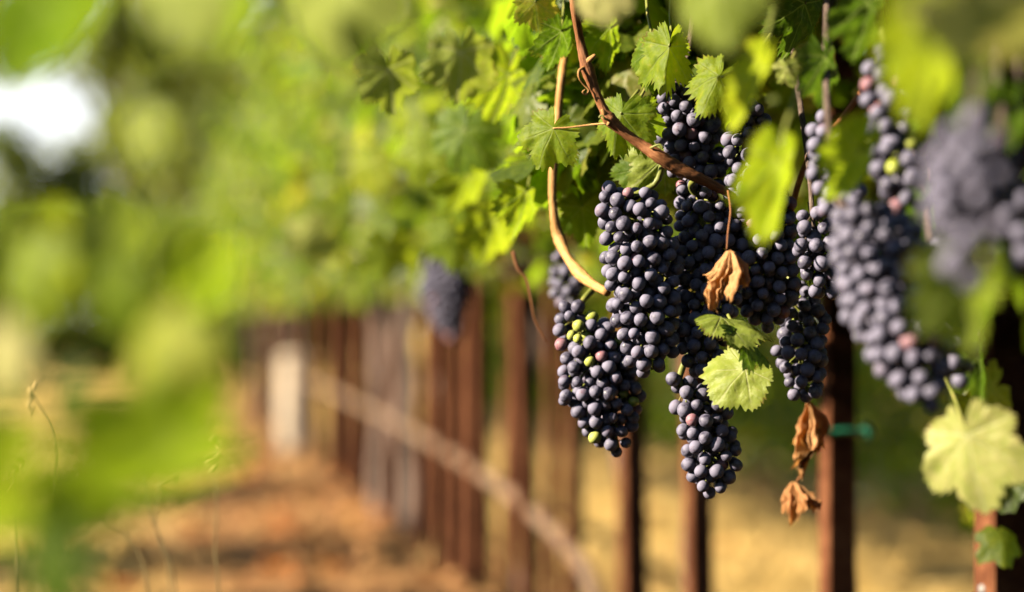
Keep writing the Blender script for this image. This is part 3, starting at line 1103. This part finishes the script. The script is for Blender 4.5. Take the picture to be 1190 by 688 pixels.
F0 = 1.87
cluster('large sharp dark grape cluster at centre, sunlit down its left side', [(714, 236, F0, 27), (740, 258, F0, 46), (746, 310, F0, 50), (750, 365, F0, 44), (754, 405, F0, 35), (758, 430, F0, 18)],
        seed=1, peduncle=[(772, 183, F0 - .005), (760, 215, F0)], pink=0.03)
cluster('shaded dark grape cluster filling the gap behind the crumpled dry leaf', [(808, 228, F0 + .028, 28), (820, 275, F0 + .028, 42), (822, 330, F0 + .026, 42), (818, 380, F0 + .022, 40), (816, 420, F0 + .016, 27)],
        seed=2, peduncle=[(812, 205, F0), (803, 215, F0 + .02)], pink=0.02)
cluster('lower left grape cluster speckled with yellow-green unripe grapes', [(668, 372, F0 + .085, 24), (684, 398, F0 + .085, 42), (696, 440, F0 + .085, 52), (706, 475, F0 + .085, 42), (716, 508, F0 + .085, 24), (719, 522, F0 + .085, 12)],
        seed=3, green=0.13, pink=0.06, peduncle=[(690, 335, F0 + .12), (676, 352, F0 + .1)])
cluster('lowest narrow grape cluster hanging beneath the pale green leaf', [(790, 445, F0 + .04, 16), (808, 470, F0 + .045, 30), (822, 500, F0 + .045, 38), (828, 535, F0 + .045, 38), (824, 562, F0 + .045, 24)],
        seed=4, pink=0.03, peduncle=[(805, 400, F0 + .05), (792, 430, F0 + .045)])
cluster('upper grape cluster with a few reddish grapes, just above the brown cane', [(786, 100, F0 + .05, 26), (796, 135, F0 + .05, 40), (806, 175, F0 + .05, 42), (815, 210, F0 + .04, 30)],
        stem_mat='trunk', seed=5, green=0.02, pink=0.10, peduncle=[(822, -60, F0 + .2), (808, 10, F0 + .13), (800, 60, F0 + .09), (790, 85, F0 + .06)])
cluster('tall shadowed grape cluster right of the brown cane tip', [(868, 130, F0 + .02, 24), (872, 175, F0 + .02, 34), (882, 235, F0 + .025, 44), (886, 290, F0 + .035, 46), (892, 340, F0 + .045, 38), (898, 370, F0 + .05, 20)],
        seed=6, pink=0.04, peduncle=[(860, 90, F0 + .06), (866, 112, F0 + .03)])
cluster('small dark grape cluster below right, in front of the post with the green tie', [(925, 352, F0 + .08, 30), (938, 375, F0 + .08, 32), (930, 410, F0 + .07, 34), (936, 445, F0 + .07, 26), (940, 462, F0 + .07, 12)],
        seed=7, green=0.01, pink=0.02, peduncle=[(915, 310, F0 + .1), (920, 335, F0 + .09)])
cluster('blurred long grape cluster hanging right of centre in the foreground', [(996, 252, 1.50, 32), (1024, 300, 1.49, 62), (1044, 352, 1.48, 70), (1060, 405, 1.47, 54), (1070, 448, 1.46, 30), (1074, 476, 1.46, 15)],
        stem_mat='trunk', seed=8, green=0.01, pink=0.03, peduncle=[(962, -40, 1.78), (960, 90, 1.66), (966, 190, 1.55), (975, 235, 1.52)])
cluster('strongly blurred grape cluster nearest the right edge', [(1120, 160, 1.08, 42), (1134, 205, 1.08, 62), (1130, 260, 1.08, 54), (1122, 305, 1.09, 34)],
        stem_mat='trunk', seed=9, green=0.03, pink=0.05, peduncle=[(1150, -130, 1.26), (1146, 0, 1.17), (1138, 90, 1.11), (1126, 140, 1.09)], keep=90)
cluster('blurred greyish grape cluster high on the right beside the green leaf', [(1028, 60, 1.56, 26), (1030, 105, 1.55, 34), (1036, 160, 1.54, 36), (1046, 215, 1.53, 34), (1050, 255, 1.53, 20)],
        seed=10, green=0.10, pink=0.10, peduncle=[(1010, -20, 1.62), (1022, 30, 1.58)], keep=90)
cluster('dark blurred grape cluster tucked between the two small green leaves and the long foreground cluster', [(960, 150, 1.70, 24), (968, 195, 1.69, 34), (980, 240, 1.68, 32), (984, 268, 1.68, 18)],
        stem_mat='trunk', seed=21, pink=0.02, keep=80, peduncle=[(985, -110, 1.95), (970, 0, 1.84), (960, 95, 1.73), (959, 130, 1.71)])
cluster('blurred grape cluster half behind the light green leaf at right, above the pale low leaf', [(1082, 296, 1.60, 24), (1096, 345, 1.60, 40), (1106, 400, 1.60, 36), (1112, 440, 1.60, 18)],
        stem_mat='trunk', seed=22, pink=0.02, keep=80, peduncle=[(1020, -60, 1.95), (1045, 100, 1.80), (1072, 225, 1.65), (1080, 275, 1.61)])
cluster('shaded grape cluster in the gap right of the tall shadowed one', [(944, 250, 1.84, 24), (950, 295, 1.84, 32), (956, 335, 1.85, 24)],
        stem_mat='trunk', seed=23, pink=0.02, keep=80, peduncle=[(915, 20, 2.08), (930, 120, 1.96), (940, 195, 1.87), (943, 232, 1.85)])
cluster('dim blurred grape cluster against the right edge of the picture', [(1172, 205, 1.30, 26), (1178, 245, 1.30, 36), (1180, 290, 1.30, 34), (1180, 325, 1.31, 20)],
        stem_mat='trunk', seed=24, pink=0.02, keep=70, peduncle=[(1150, -120, 1.44), (1156, 20, 1.38), (1168, 180, 1.31)])
BG = 'grape clusters blurred behind the leaves'
cluster('blurred grape cluster hanging alone left of centre under the leaves', [(514, 312, 3.7, 26), (518, 335, 3.7, 33), (522, 365, 3.7, 24), (526, 388, 3.7, 11)], group=BG, seed=11, keep=70, peduncle=[(512, 270, 3.75), (515, 295, 3.7)])
cluster('blurred grape cluster peeking out behind the golden cane', [(652, 300, 2.35, 16), (658, 330, 2.35, 24), (662, 352, 2.35, 16)], group=BG, seed=12, keep=60, peduncle=[(650, 270, 2.4), (651, 285, 2.36)])
cluster('blurred grape cluster half hidden among leaves left of the small lobed leaf', [(516, 175, 3.1, 18), (518, 205, 3.1, 20), (520, 230, 3.1, 14)], group=BG, seed=13, keep=50, peduncle=[(514, 130, 3.15), (515, 155, 3.1)])
cluster('blurred grape cluster behind the brown cane and its leaf', [(690, 95, 2.2, 20), (686, 140, 2.2, 30), (682, 190, 2.2, 30), (690, 225, 2.2, 18)], group=BG, seed=14, keep=70, peduncle=[(694, 50, 2.25), (692, 80, 2.2)])

# ------------------------------------------------------------------ canes
mb = MB()
d0 = F0 - 0.03
pts = [P(664, -30, d0 - .01), P(668, 10, d0 - .01), P(674, 46, d0), P(679, 68, d0), P(684, 84, d0), P(693, 108, d0), P(702, 128, d0), P(708, 138, d0), P(722, 151, d0), P(745, 168, d0), P(765, 181, d0 - .004), P(785, 194, d0 - .002), P(812, 207, d0), P(836, 219, d0 + .01), P(852, 228, d0 + .03)]
u = S(1, d0)
rad = [5.0, 5.0, 5.0, 6.4, 7.8, 5.4, 5.6, 8.2, 6.0, 6.2, 8.0, 8.2, 6.4, 5.4, 4.2]
tube(mb, pts, [r * u for r in rad], 18, 10, rough=0.03)
cane = mb.build('vine_cane', M['cane'])
tag(cane, 'curved reddish brown vine cane slanting down above the sharp grapes', 'cane')
mb = MB()
for (a, b2, r0, r1) in (((682, 72), (692, 64), 4, 2.2), ((704, 134), (699, 127), 3.6, 1.4), ((710, 138), (706, 146), 3.0, 1.6), ((770, 186), (766, 178), 3, 1.2)):
    tube(mb, [P(a[0], a[1], d0 - .002), P((a[0] + b2[0]) / 2, (a[1] + b2[1]) / 2, d0 - .004), P(b2[0], b2[1], d0 - .004)], [r0 * u, (r0 + r1) / 2 * u, r1 * u], 8, 3)
mb.build('bud', M['cane_gold'], cane)
mb = MB()
tube(mb, [P(679, 78, d0 - .003), P(673, 82, d0 - .006), P(673, 90, d0 - .006), P(679, 99, d0 - .004), P(684, 105, d0 - .004), P(681, 110, d0 - .004), P(677, 107, d0 - .005), P(680, 104, d0 - .006)], [1.9 * u, 1.6 * u, 1.4 * u, 1.2 * u, 1.1 * u, 1 * u, .9 * u, .6 * u], 7, 5)
mb.build('tendril', M['cane_gold'], cane)
mb = MB()
tube(mb, [P(708, 140, d0 - .004), P(703, 138, d0 - .008), P(699, 134, d0 - .008), P(696, 137, d0 - .008)], [1.6 * u, 1.4 * u, 1.2 * u, .9 * u], 7, 4)
mb.build('tendril', M['green_stem'], cane)
mb = MB()
tube(mb, [P(756, 172, d0 - .008), P(766, 168, d0 - .012), P(771, 172, d0 - .012)], [1.5 * u, 1.1 * u, 1.8 * u], 7, 4)
mb.build('tendril', M['green_stem'], cane)

mb = MB()
d1 = 2.03
u1 = S(1, d1)
pts = [P(660, 52, d1 + .06), P(656, 68, d1 + .03), P(653, 88, d1), P(649, 130, d1), P(645, 175, d1), P(642, 215, d1), P(644, 250, d1), P(650, 278, d1), P(660, 300, d1 - .02), P(674, 318, d1 - .04), P(690, 331, d1 - .07), P(706, 340, d1 - .09)]
rad = [4, 4.4, 4.6, 4.6, 5.8, 4.8, 5.0, 7.0, 5.2, 7.2, 5.2, 4.8]
tube(mb, pts, [r * u1 for r in rad], 14, 8, rough=0.045)
tag(mb.build('vine_cane', M['cane_gold']), 'golden tan vine cane bending down into the left side of the sharp grapes', 'cane')
mb = MB()
tube(mb, [P(596, 292, 2.12), P(602, 312, 2.12), P(612, 324, 2.12), P(617, 348, 2.12), P(622, 372, 2.12), P(634, 398, 2.12)], [2.2 * u1, 2 * u1, 1.8 * u1, 1.5 * u1, 1.3 * u1, .9 * u1], 8, 6)
tag(mb.build('tendril', M['cane']), 'thin reddish tendril dangling left of the green-speckled grape cluster', 'tendril')
mb = MB()
tube(mb, [P(838, 90, F0 - .05), P(850, 84, F0 - .05), P(862, 79, F0 - .05), P(880, 62, F0 - .04), P(896, 40, F0 - .02)], [1.6 * u, 2 * u, 2.2 * u, 2.4 * u, 2.4 * u], 8, 5)
tag(mb.build('vine_shoot', M['green_stem']), 'yellow-green young shoot holding the pointed leaf above the grapes', 'shoot')
mb = MB()
tube(mb, [P(1010, 95, 1.74), P(975, 142, 1.80), P(940, 182, 1.88), P(918, 260, 1.97), P(926, 345, 1.99), P(945, 360, 2.03)], [3.6 * u] * 6, 10, 6)
tag(mb.build('vine_cane', M['cane']), 'dark cane running down among the shaded grapes at right', 'cane')

# ------------------------------------------------------------------ leaves round the fruit
HG = 'leaves round the sharp fruit'
hero_leaf('small sharp lobed leaf hanging left of the brown cane on a long stalk', 643, 149, 1.86, -22, 50, pitch=8, roll=-26, tint=0.66, foldL=4, foldR=14, curl=0.08, group=HG,
          stalk=[(662, 148, 1.855), (686, 145, 1.85), (706, 143, d0 - .003)], stalk_mat='cane_gold', stalk_r=0.0007)
hero_leaf('bright backlit leaf folded along its midrib, hanging above the upper grapes', 778, 54, 1.86, -6, 62, pitch=-6, roll=-30, tint=0.74, foldL=18, foldR=78, curl=0.05, group=HG, tooth=0.1,
          stalk=[(780, 40, 1.87), (779, 12, 1.90), (784, -40, 1.96)])
hero_leaf('curly leaf tucked behind the folded backlit leaf', 756, 58, 1.885, -14, 44, pitch=10, roll=-20, tint=0.5, foldL=30, foldR=20, curl=0.3, ripple=0.1, group=HG, stalk=[(757, 40, 1.89), (752, 10, 1.92), (750, -40, 1.98)])
hero_leaf('pointed leaf with toothed edge hanging from the yellow-green shoot', 836, 89, 1.825, -28, 54, pitch=-5, roll=-34, tint=0.74, foldL=8, foldR=30, curl=0.1, tooth=0.1, group=HG)
hero_leaf('leaf under the bend of the brown cane', 722, 132, 1.88, -14, 50, pitch=5, roll=-28, tint=0.62, foldL=14, foldR=20, curl=0.15, group=HG, stalk=[(730, 120, 1.9), (742, 105, 1.93)])
hero_leaf('leaf close against the right of the cane bend', 738, 134, 1.895, 18, 46, pitch=5, roll=15, tint=0.48, foldL=20, foldR=10, curl=0.1, group=HG, stalk=[(742, 118, 1.91), (752, 100, 1.93)])
hero_leaf('green leaf behind the top of the brown cane', 708, 32, 1.99, 6, 48, pitch=5, roll=40, tint=0.5, foldL=12, foldR=26, curl=0.12, group=HG, stalk=[(706, 10, 2.02), (704, -20, 2.05)])
hero_leaf('pale leaf lying behind the cane and the top of the central grapes', 772, 184, 1.93, -48, 56, pitch=12, roll=5, mat='pale', tint=0.4, foldL=10, foldR=10, curl=0.1, group=HG, stalk=[(785, 172, 1.94), (800, 150, 1.96)])
hero_leaf('dark leaf low behind the stalk of the central grape cluster', 742, 196, 1.95, -25, 42, pitch=15, roll=-10, tint=0.4, group=HG)
hero_leaf('pale green leaf spread flat below the dry leaf, facing the sun', 866, 428, 1.835, -42, 56, pitch=-4, roll=-34, mat='pale', tint=0.45, foldL=6, foldR=12, curl=0.12, tooth=0.06, lobe=0.55, group=HG,
          stalk=[(874, 415, 1.85), (884, 395, 1.88)])
hero_leaf('leaf seen edge-on just under the crumpled dry leaf', 838, 368, 1.83, 80, 58, pitch=0, roll=74, mat='pale', tint=0.35, foldL=20, foldR=40, curl=0.15, lobe=0.5, group=HG)
hero_leaf('shade-tinted dark leaf pointing down right between the grapes', 862, 388, 1.825, 48, 56, pitch=10, roll=58, mat='leaf', tint=0.05, foldL=5, foldR=40, curl=0.1, lobe=0.8, group=HG, stalk=[(852, 376, 1.84), (846, 366, 1.85)])  # its dark tint paints shade into the leaf colour
hero_leaf('leaf hanging behind the golden cane', 612, 222, 2.10, -8, 52, pitch=8, roll=40, tint=0.58, foldL=14, foldR=20, curl=0.2, group=HG, stalk=[(618, 200, 2.12), (630, 180, 2.14)])
hero_leaf('leaf right of the golden cane in half shade', 676, 240, 2.08, 10, 44, pitch=8, roll=10, tint=0.4, group=HG, stalk=[(672, 215, 2.1)])
hero_leaf('leaf above and left of the small lobed leaf', 590, 85, 2.18, -10, 62, pitch=5, roll=42, tint=0.6, group=HG, stalk=[(600, 60, 2.2), (612, 40, 2.22)])
hero_leaf('drooping leaf at the inner edge of the blurred foliage', 540, 150, 2.35, -15, 62, pitch=0, roll=-20, tint=0.45, group=HG, stalk=[(548, 125, 2.37), (560, 105, 2.4)])
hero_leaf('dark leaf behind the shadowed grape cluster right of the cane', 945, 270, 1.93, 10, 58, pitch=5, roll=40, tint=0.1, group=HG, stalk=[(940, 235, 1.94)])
hero_leaf('small sunlit leaf curled beside the dark lower right cluster', 955, 320, 1.90, 30, 34, pitch=20, roll=-55, tint=0.6, curl=0.3, ripple=0.1, group=HG)

# dried leaves
hero_leaf('crumpled orange-brown dry leaf hanging in front of the grapes', 845, 290, 1.79, -3, 64, roll=-28, mat='dry', tint=0.92, cone=21, ripple=0.1, name='dry_leaf', cat='dry leaf', seed=3, lobe=0.7,
          stalk=[(846, 270, 1.795), (849, 245, 1.81), (846, 222, 1.835)], stalk_mat='cane', stalk_r=0.0008)
hero_leaf('shrivelled tan dry leaf dangling below the dark lower right cluster', 936, 466, 2.06, 2, 76, mat='dry', tint=0.88, cone=14, ripple=0.1, name='dry_leaf', cat='dry leaf', seed=5, lobe=0.8,
          stalk=[(934, 450, 2.05), (932, 430, 2.02)], stalk_mat='cane', roll=20)
hero_leaf('shrivelled dry leaf scrap, lowest of the hanging dry leaves', 926, 560, 2.08, -4, 44, mat='dry', tint=0.75, cone=26, ripple=0.1, name='dry_leaf', cat='dry leaf', seed=8, lobe=0.8,
          stalk=[(934, 548, 2.07)], stalk_mat='cane', roll=-30)

# blurred leaves in front, right side
FG = 'blurred leaves in front of the fruit at right'
hero_leaf('blurred bright green leaf hanging in front of the shadowed tall cluster', 906, 188, 1.42, -6, 84, pitch=4, roll=52, tint=0.60, foldL=10, foldR=14, curl=0.1, lobe=0.5, group=FG, stalk=[(912, 150, 1.43), (930, 100, 1.46)])
hero_leaf('blurred narrow yellow-green leaf above the bright green hanging leaf', 884, 80, 1.45, -20, 72, pitch=0, roll=64, tint=0.72, lobe=0.5, group=FG, stalk=[(892, 40, 1.46), (900, 10, 1.48)])
hero_leaf('blurred small green leaf left of the greyish grape cluster', 1000, 175, 1.46, -28, 74, pitch=0, roll=52, tint=0.58, lobe=0.5, group=FG, stalk=[(1005, 150, 1.47)])
hero_leaf('small pale leaf scrap floating between the dark leaves at top right', 915, 78, 1.70, 20, 24, mat='pale', tint=0.6, pitch=10, roll=-20, group=FG, stalk=[(925, 60, 1.72)])
hero_leaf('very blurred tall green leaf at the top right', 1086, 30, 1.12, -4, 120, pitch=0, roll=50, tint=0.66, lobe=0.4, group=FG, stalk=[(1090, -30, 1.13)])
hero_leaf('very blurred pale leaf with brown edge in the top right corner', 1118, 4, 0.93, 60, 100, pitch=10, roll=-34, mat='pale', tint=0.85, lobe=0.4, group=FG, stalk=[(1108, -50, 0.94)])
hero_leaf('blurred light green leaf beside the right edge grape cluster', 1120, 312, 1.15, 12, 92, pitch=5, roll=28, mat='pale', tint=0.15, group=FG, stalk=[(1112, 280, 1.16)])
hero_leaf('pale broad leaf hanging low at right over the nearest post', 1124, 505, 1.54, 8, 88, pitch=-8, roll=-34, mat='pale', tint=0.75, curl=0.06, lobe=1.0, tooth=0.05, group=FG, stalk=[(1112, 470, 1.66), (1100, 440, 1.70)])
hero_leaf('dim leaf cut by the right edge of the picture', 1178, 300, 1.3, 20, 56, roll=55, tint=0.35, group=FG)
hero_leaf('blurred pale grey-green leaf hanging in from the top above the grapes', 830, -22, 1.12, 8, 84, pitch=8, roll=-36, mat='pale', tint=0.3, lobe=0.5, group=FG)
hero_leaf('blurred cream leaf covering the top of the brown cane', 692, -14, 1.42, 12, 54, pitch=10, roll=-42, mat='pale', tint=0.95, lobe=0.5, group=FG)
SG = 'shade-tinted dark leaves among the fruit at upper right'  # darkest leaf tint stands in for shade; leaves added to darken this corner
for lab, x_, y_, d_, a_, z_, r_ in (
        ('shade-tinted dark leaf at the top edge, above the tall shadowed grape cluster', 935, 4, 1.86, -10, 62, 40),
        ('shade-tinted dark leaf just above the two blurred green leaves', 958, 66, 1.66, 12, 56, 48),
        ('shade-tinted dark leaf above the greyish grape cluster', 1010, 2, 1.58, -6, 66, 44),
        ('shade-tinted dark leaf between the greyish cluster and the tall blurred green leaf', 1062, 96, 1.60, 8, 60, 50),
        ('shade-tinted dark leaf over the top of the strongly blurred grape cluster', 1140, 84, 1.20, -12, 66, 46),
        ('shade-tinted dark leaf at the right edge above the dim grape cluster', 1180, 120, 1.34, 6, 64, 46),
        ('shade-tinted dark leaf behind the middle of the long foreground cluster', 1075, 232, 1.64, 10, 58, 52),
        ('shade-tinted dark leaf under the strongly blurred grape cluster', 1150, 340, 1.40, -8, 64, 50),
        ('shade-tinted dark leaf right of the long foreground cluster tip', 1135, 415, 1.66, 14, 60, 52)):
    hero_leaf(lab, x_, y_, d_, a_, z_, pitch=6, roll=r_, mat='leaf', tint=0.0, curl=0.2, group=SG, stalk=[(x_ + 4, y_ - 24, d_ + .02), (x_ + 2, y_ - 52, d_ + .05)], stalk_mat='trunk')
# blurred leaves in front, left side
LG = 'blurred leaves close to the lens at left'
hero_leaf('pale tall blurred leaf hanging from the top left of centre', 380, -36, 1.02, 4, 112, pitch=5, roll=-38, mat='pale', tint=0.5, lobe=0.4, group=LG)
hero_leaf('pale blurred leaf hanging from the top, between the sky gap and the canopy', 190, -40, 0.85, -14, 120, pitch=5, roll=-40, mat='pale', tint=0.45, lobe=0.4, group=LG)
hero_leaf('dark green blurred leaf above the bright sky gap', 60, 0, 0.85, -24, 108, pitch=10, roll=55, tint=0.12, lobe=0.5, group=LG)
hero_leaf('large blurred yellow-green leaf at left, above the dark green one', 205, 395, 0.80, -38, 92, pitch=0, roll=-38, tint=0.86, lobe=0.5, group=LG)
hero_leaf('broad blurred green leaf low at left, below the yellow-green one', 215, 520, 0.75, -66, 150, pitch=0, roll=50, tint=0.5, lobe=0.8, group=LG)
hero_leaf('blurred dark leaf in the bottom left corner', 50, 655, 0.70, 10, 90, pitch=0, roll=-40, tint=0.25, lobe=0.5, group=LG)
hero_leaf('whitish blurred leaf at the left edge', 0, 405, 0.80, 0, 66, pitch=0, roll=-40, mat='pale', tint=0.95, lobe=0.4, group=LG)
hero_leaf('yellow-green blurred leaf under the sky gap at the left edge', 55, 264, 0.95, 15, 66, pitch=0, roll=35, tint=0.72, lobe=0.5, group=LG)
hero_leaf('soft green blurred leaf between the sky gap and the yellow-green leaf', 120, 262, 0.9, 30, 70, pitch=5, roll=30, mat='pale', tint=0.15, lobe=0.5, group=LG)
hero_leaf('bright blurred leaf hanging between the two large yellow-green patches at left', 130, 330, 0.84, 20, 70, pitch=0, roll=-40, tint=0.6, lobe=0.6, group=LG)
hero_leaf('pale blurred leaf hanging below the sky gap over the dark far hedge', 38, 300, 0.92, -15, 78, pitch=0, roll=-40, tint=0.7, lobe=0.6, group=LG)
hero_leaf('mid green blurred leaf left of the far canopy edge', 250, 300, 0.95, -10, 70, pitch=0, roll=45, tint=0.5, lobe=0.6, group=LG)
hero_leaf('lit blurred leaf tip pointing down over the path edge', 232, 440, 0.85, 15, 70, pitch=0, roll=40, tint=0.6, lobe=0.6, group=LG)
hero_leaf('glowing blurred leaf above the bottom left corner', 20, 575, 0.72, -40, 90, pitch=0, roll=45, tint=0.62, lobe=0.6, group=LG)
hero_leaf('green blurred leaf in front of the straw at lower left', 110, 590, 0.72, -60, 90, pitch=0, roll=40, tint=0.5, lobe=0.6, group=LG)
hero_leaf('pale blurred leaf closing the right side of the sky gap', 165, 150, 0.95, 10, 50, pitch=0, roll=-40, mat='pale', tint=0.5, lobe=0.6, group=LG)
hero_leaf('olive blurred leaf filling the top left corner', 70, -30, 0.95, 20, 92, pitch=0, roll=45, tint=0.3, lobe=0.5, group=LG)
hero_leaf('pale green blurred leaf just right of the tall pale leaf pair at the top', 262, -20, 1.0, 0, 80, pitch=0, roll=40, tint=0.35, lobe=0.5, group=LG)
hero_leaf('dim blurred leaf in the gap right of the whitish leaf', 75, 440, 0.9, -20, 50, pitch=0, roll=-60, tint=0.02, lobe=0.5, group=LG)
hero_leaf('green blurred leaf at the left edge below the whitish leaf', 10, 520, 0.72, -60, 80, pitch=0, roll=45, tint=0.55, lobe=0.5, group=LG)
# mid-distance leaves
MG = 'half-blurred leaves at the front of the canopy'
hero_leaf('dark leaf over the upper end of the golden cane', 652, 36, 1.97, -10, 44, pitch=10, roll=50, mat='leaf', tint=0.1, group=MG, stalk=[(655, 10, 2.0), (658, -25, 2.02)])
hero_leaf('bright leaf covering the half hidden blurred cluster from the left', 490, 165, 2.75, -12, 54, pitch=5, roll=-30, tint=0.7, group=MG, stalk=[(495, 140, 2.78)])
hero_leaf('green leaf drooping over the half hidden blurred cluster', 532, 215, 2.6, 6, 50, pitch=5, roll=-25, tint=0.6, group=MG, stalk=[(535, 190, 2.62)])
hero_leaf('yellowish leaf at mid height of the canopy, far left of the golden cane', 430, 190, 3.2, 0, 46, pitch=0, roll=-35, tint=0.82, group=MG)
hero_leaf('bright leaf above the lower edge of the canopy, left of the golden cane', 575, 255, 2.4, -15, 52, pitch=5, roll=35, tint=0.66, group=MG, stalk=[(580, 230, 2.42)])
hero_leaf('bright leaf left of the reddish dangling tendril', 545, 205, 2.5, -20, 48, pitch=0, roll=40, tint=0.62, group=MG)
hero_leaf('pale half-blurred leaf catching the sun above centre', 535, 60, 1.62, 0, 60, pitch=0, roll=18, mat='pale', tint=0.5, group=MG)
hero_leaf('pale half-blurred leaf left of the sunlit one above centre', 452, 80, 1.62, 10, 56, pitch=0, roll=28, mat='pale', tint=0.4, group=MG)
hero_leaf('yellow leaf with reddish base at the top edge', 622, 2, 1.98, 8, 38, tint=0.92, roll=10, group=MG, stalk=[(625, -20, 2.0)])
hero_leaf('lit yellowish leaf tip at the lower left corner of the canopy', 370, 275, 3.6, -60, 44, mat='pale', tint=0.6, roll=10, group=MG)
hero_leaf('hanging green leaf at the lower edge of the canopy, left of the lone blurred cluster', 450, 285, 3.1, 0, 44, tint=0.62, roll=10, group=MG)
hero_leaf('hanging green leaf at the lower edge of the canopy, above the lone blurred cluster', 525, 268, 2.75, 5, 46, tint=0.6, roll=-10, group=MG)

# ------------------------------------------------------------------ dry weeds
def weed(px, base_y, d, stalks, label):
    b = P(px, base_y, d)
    t = empty('dry_weed', (b.x, b.y, 0), label, 'weed', 'dry weeds by the path')
    top = []
    for st in stalks:
        mb = MB(); ms = MB()
        pts = [P(q[0], q[1], d + (q[2] if len(q) > 2 else 0)) - Vector((b.x, b.y, 0)) for q in st]
        p0 = pts[0].copy()
        pts = [Vector((p0.x * 0.3, p0.y * 0.3 + 0.01 * len(top), 0.0)), Vector((p0.x * .8, p0.y * .8, p0.z * 0.55))] + pts
        r = 0.0011
        tube(mb, pts, np.linspace(r * 1.3, r * 0.5, len(pts)), 6, 5)
        for k in range(5):
            q = pts[-1] + Vector((RNG.normal(0, .004), RNG.normal(0, .004), -0.006 * k))
            tube(ms, [q, q + Vector((RNG.normal(0, .004), RNG.normal(0, .004), .006)), q + Vector((RNG.normal(0, .004), 0, .011))], [.0006, .0022, .0004], 5, 2)
        top.append(1)
        ms.build('seed_head', M['straw'], mb.build('stalk', M['weed'], t))


weed(168, 760, 2.35, [[(198, 690), (186, 630), (180, 600), (190, 540)], [(172, 690), (150, 625), (120, 605), (98, 560)], [(205, 690), (175, 600), (168, 560), (166, 528)]], 'branching dry weed stalks at lower left, left of the straight stalk')
weed(250, 760, 2.35, [[(254, 690), (250, 640), (252, 590), (247, 520)]], 'single straight dry weed stalk at lower left')
weed(60, 700, 2.25, [[(66, 560), (66, 520), (58, 490), (34, 455)], [(20, 620), (16, 580), (14, 545)]], 'pale seed-headed dry weed near the left edge')
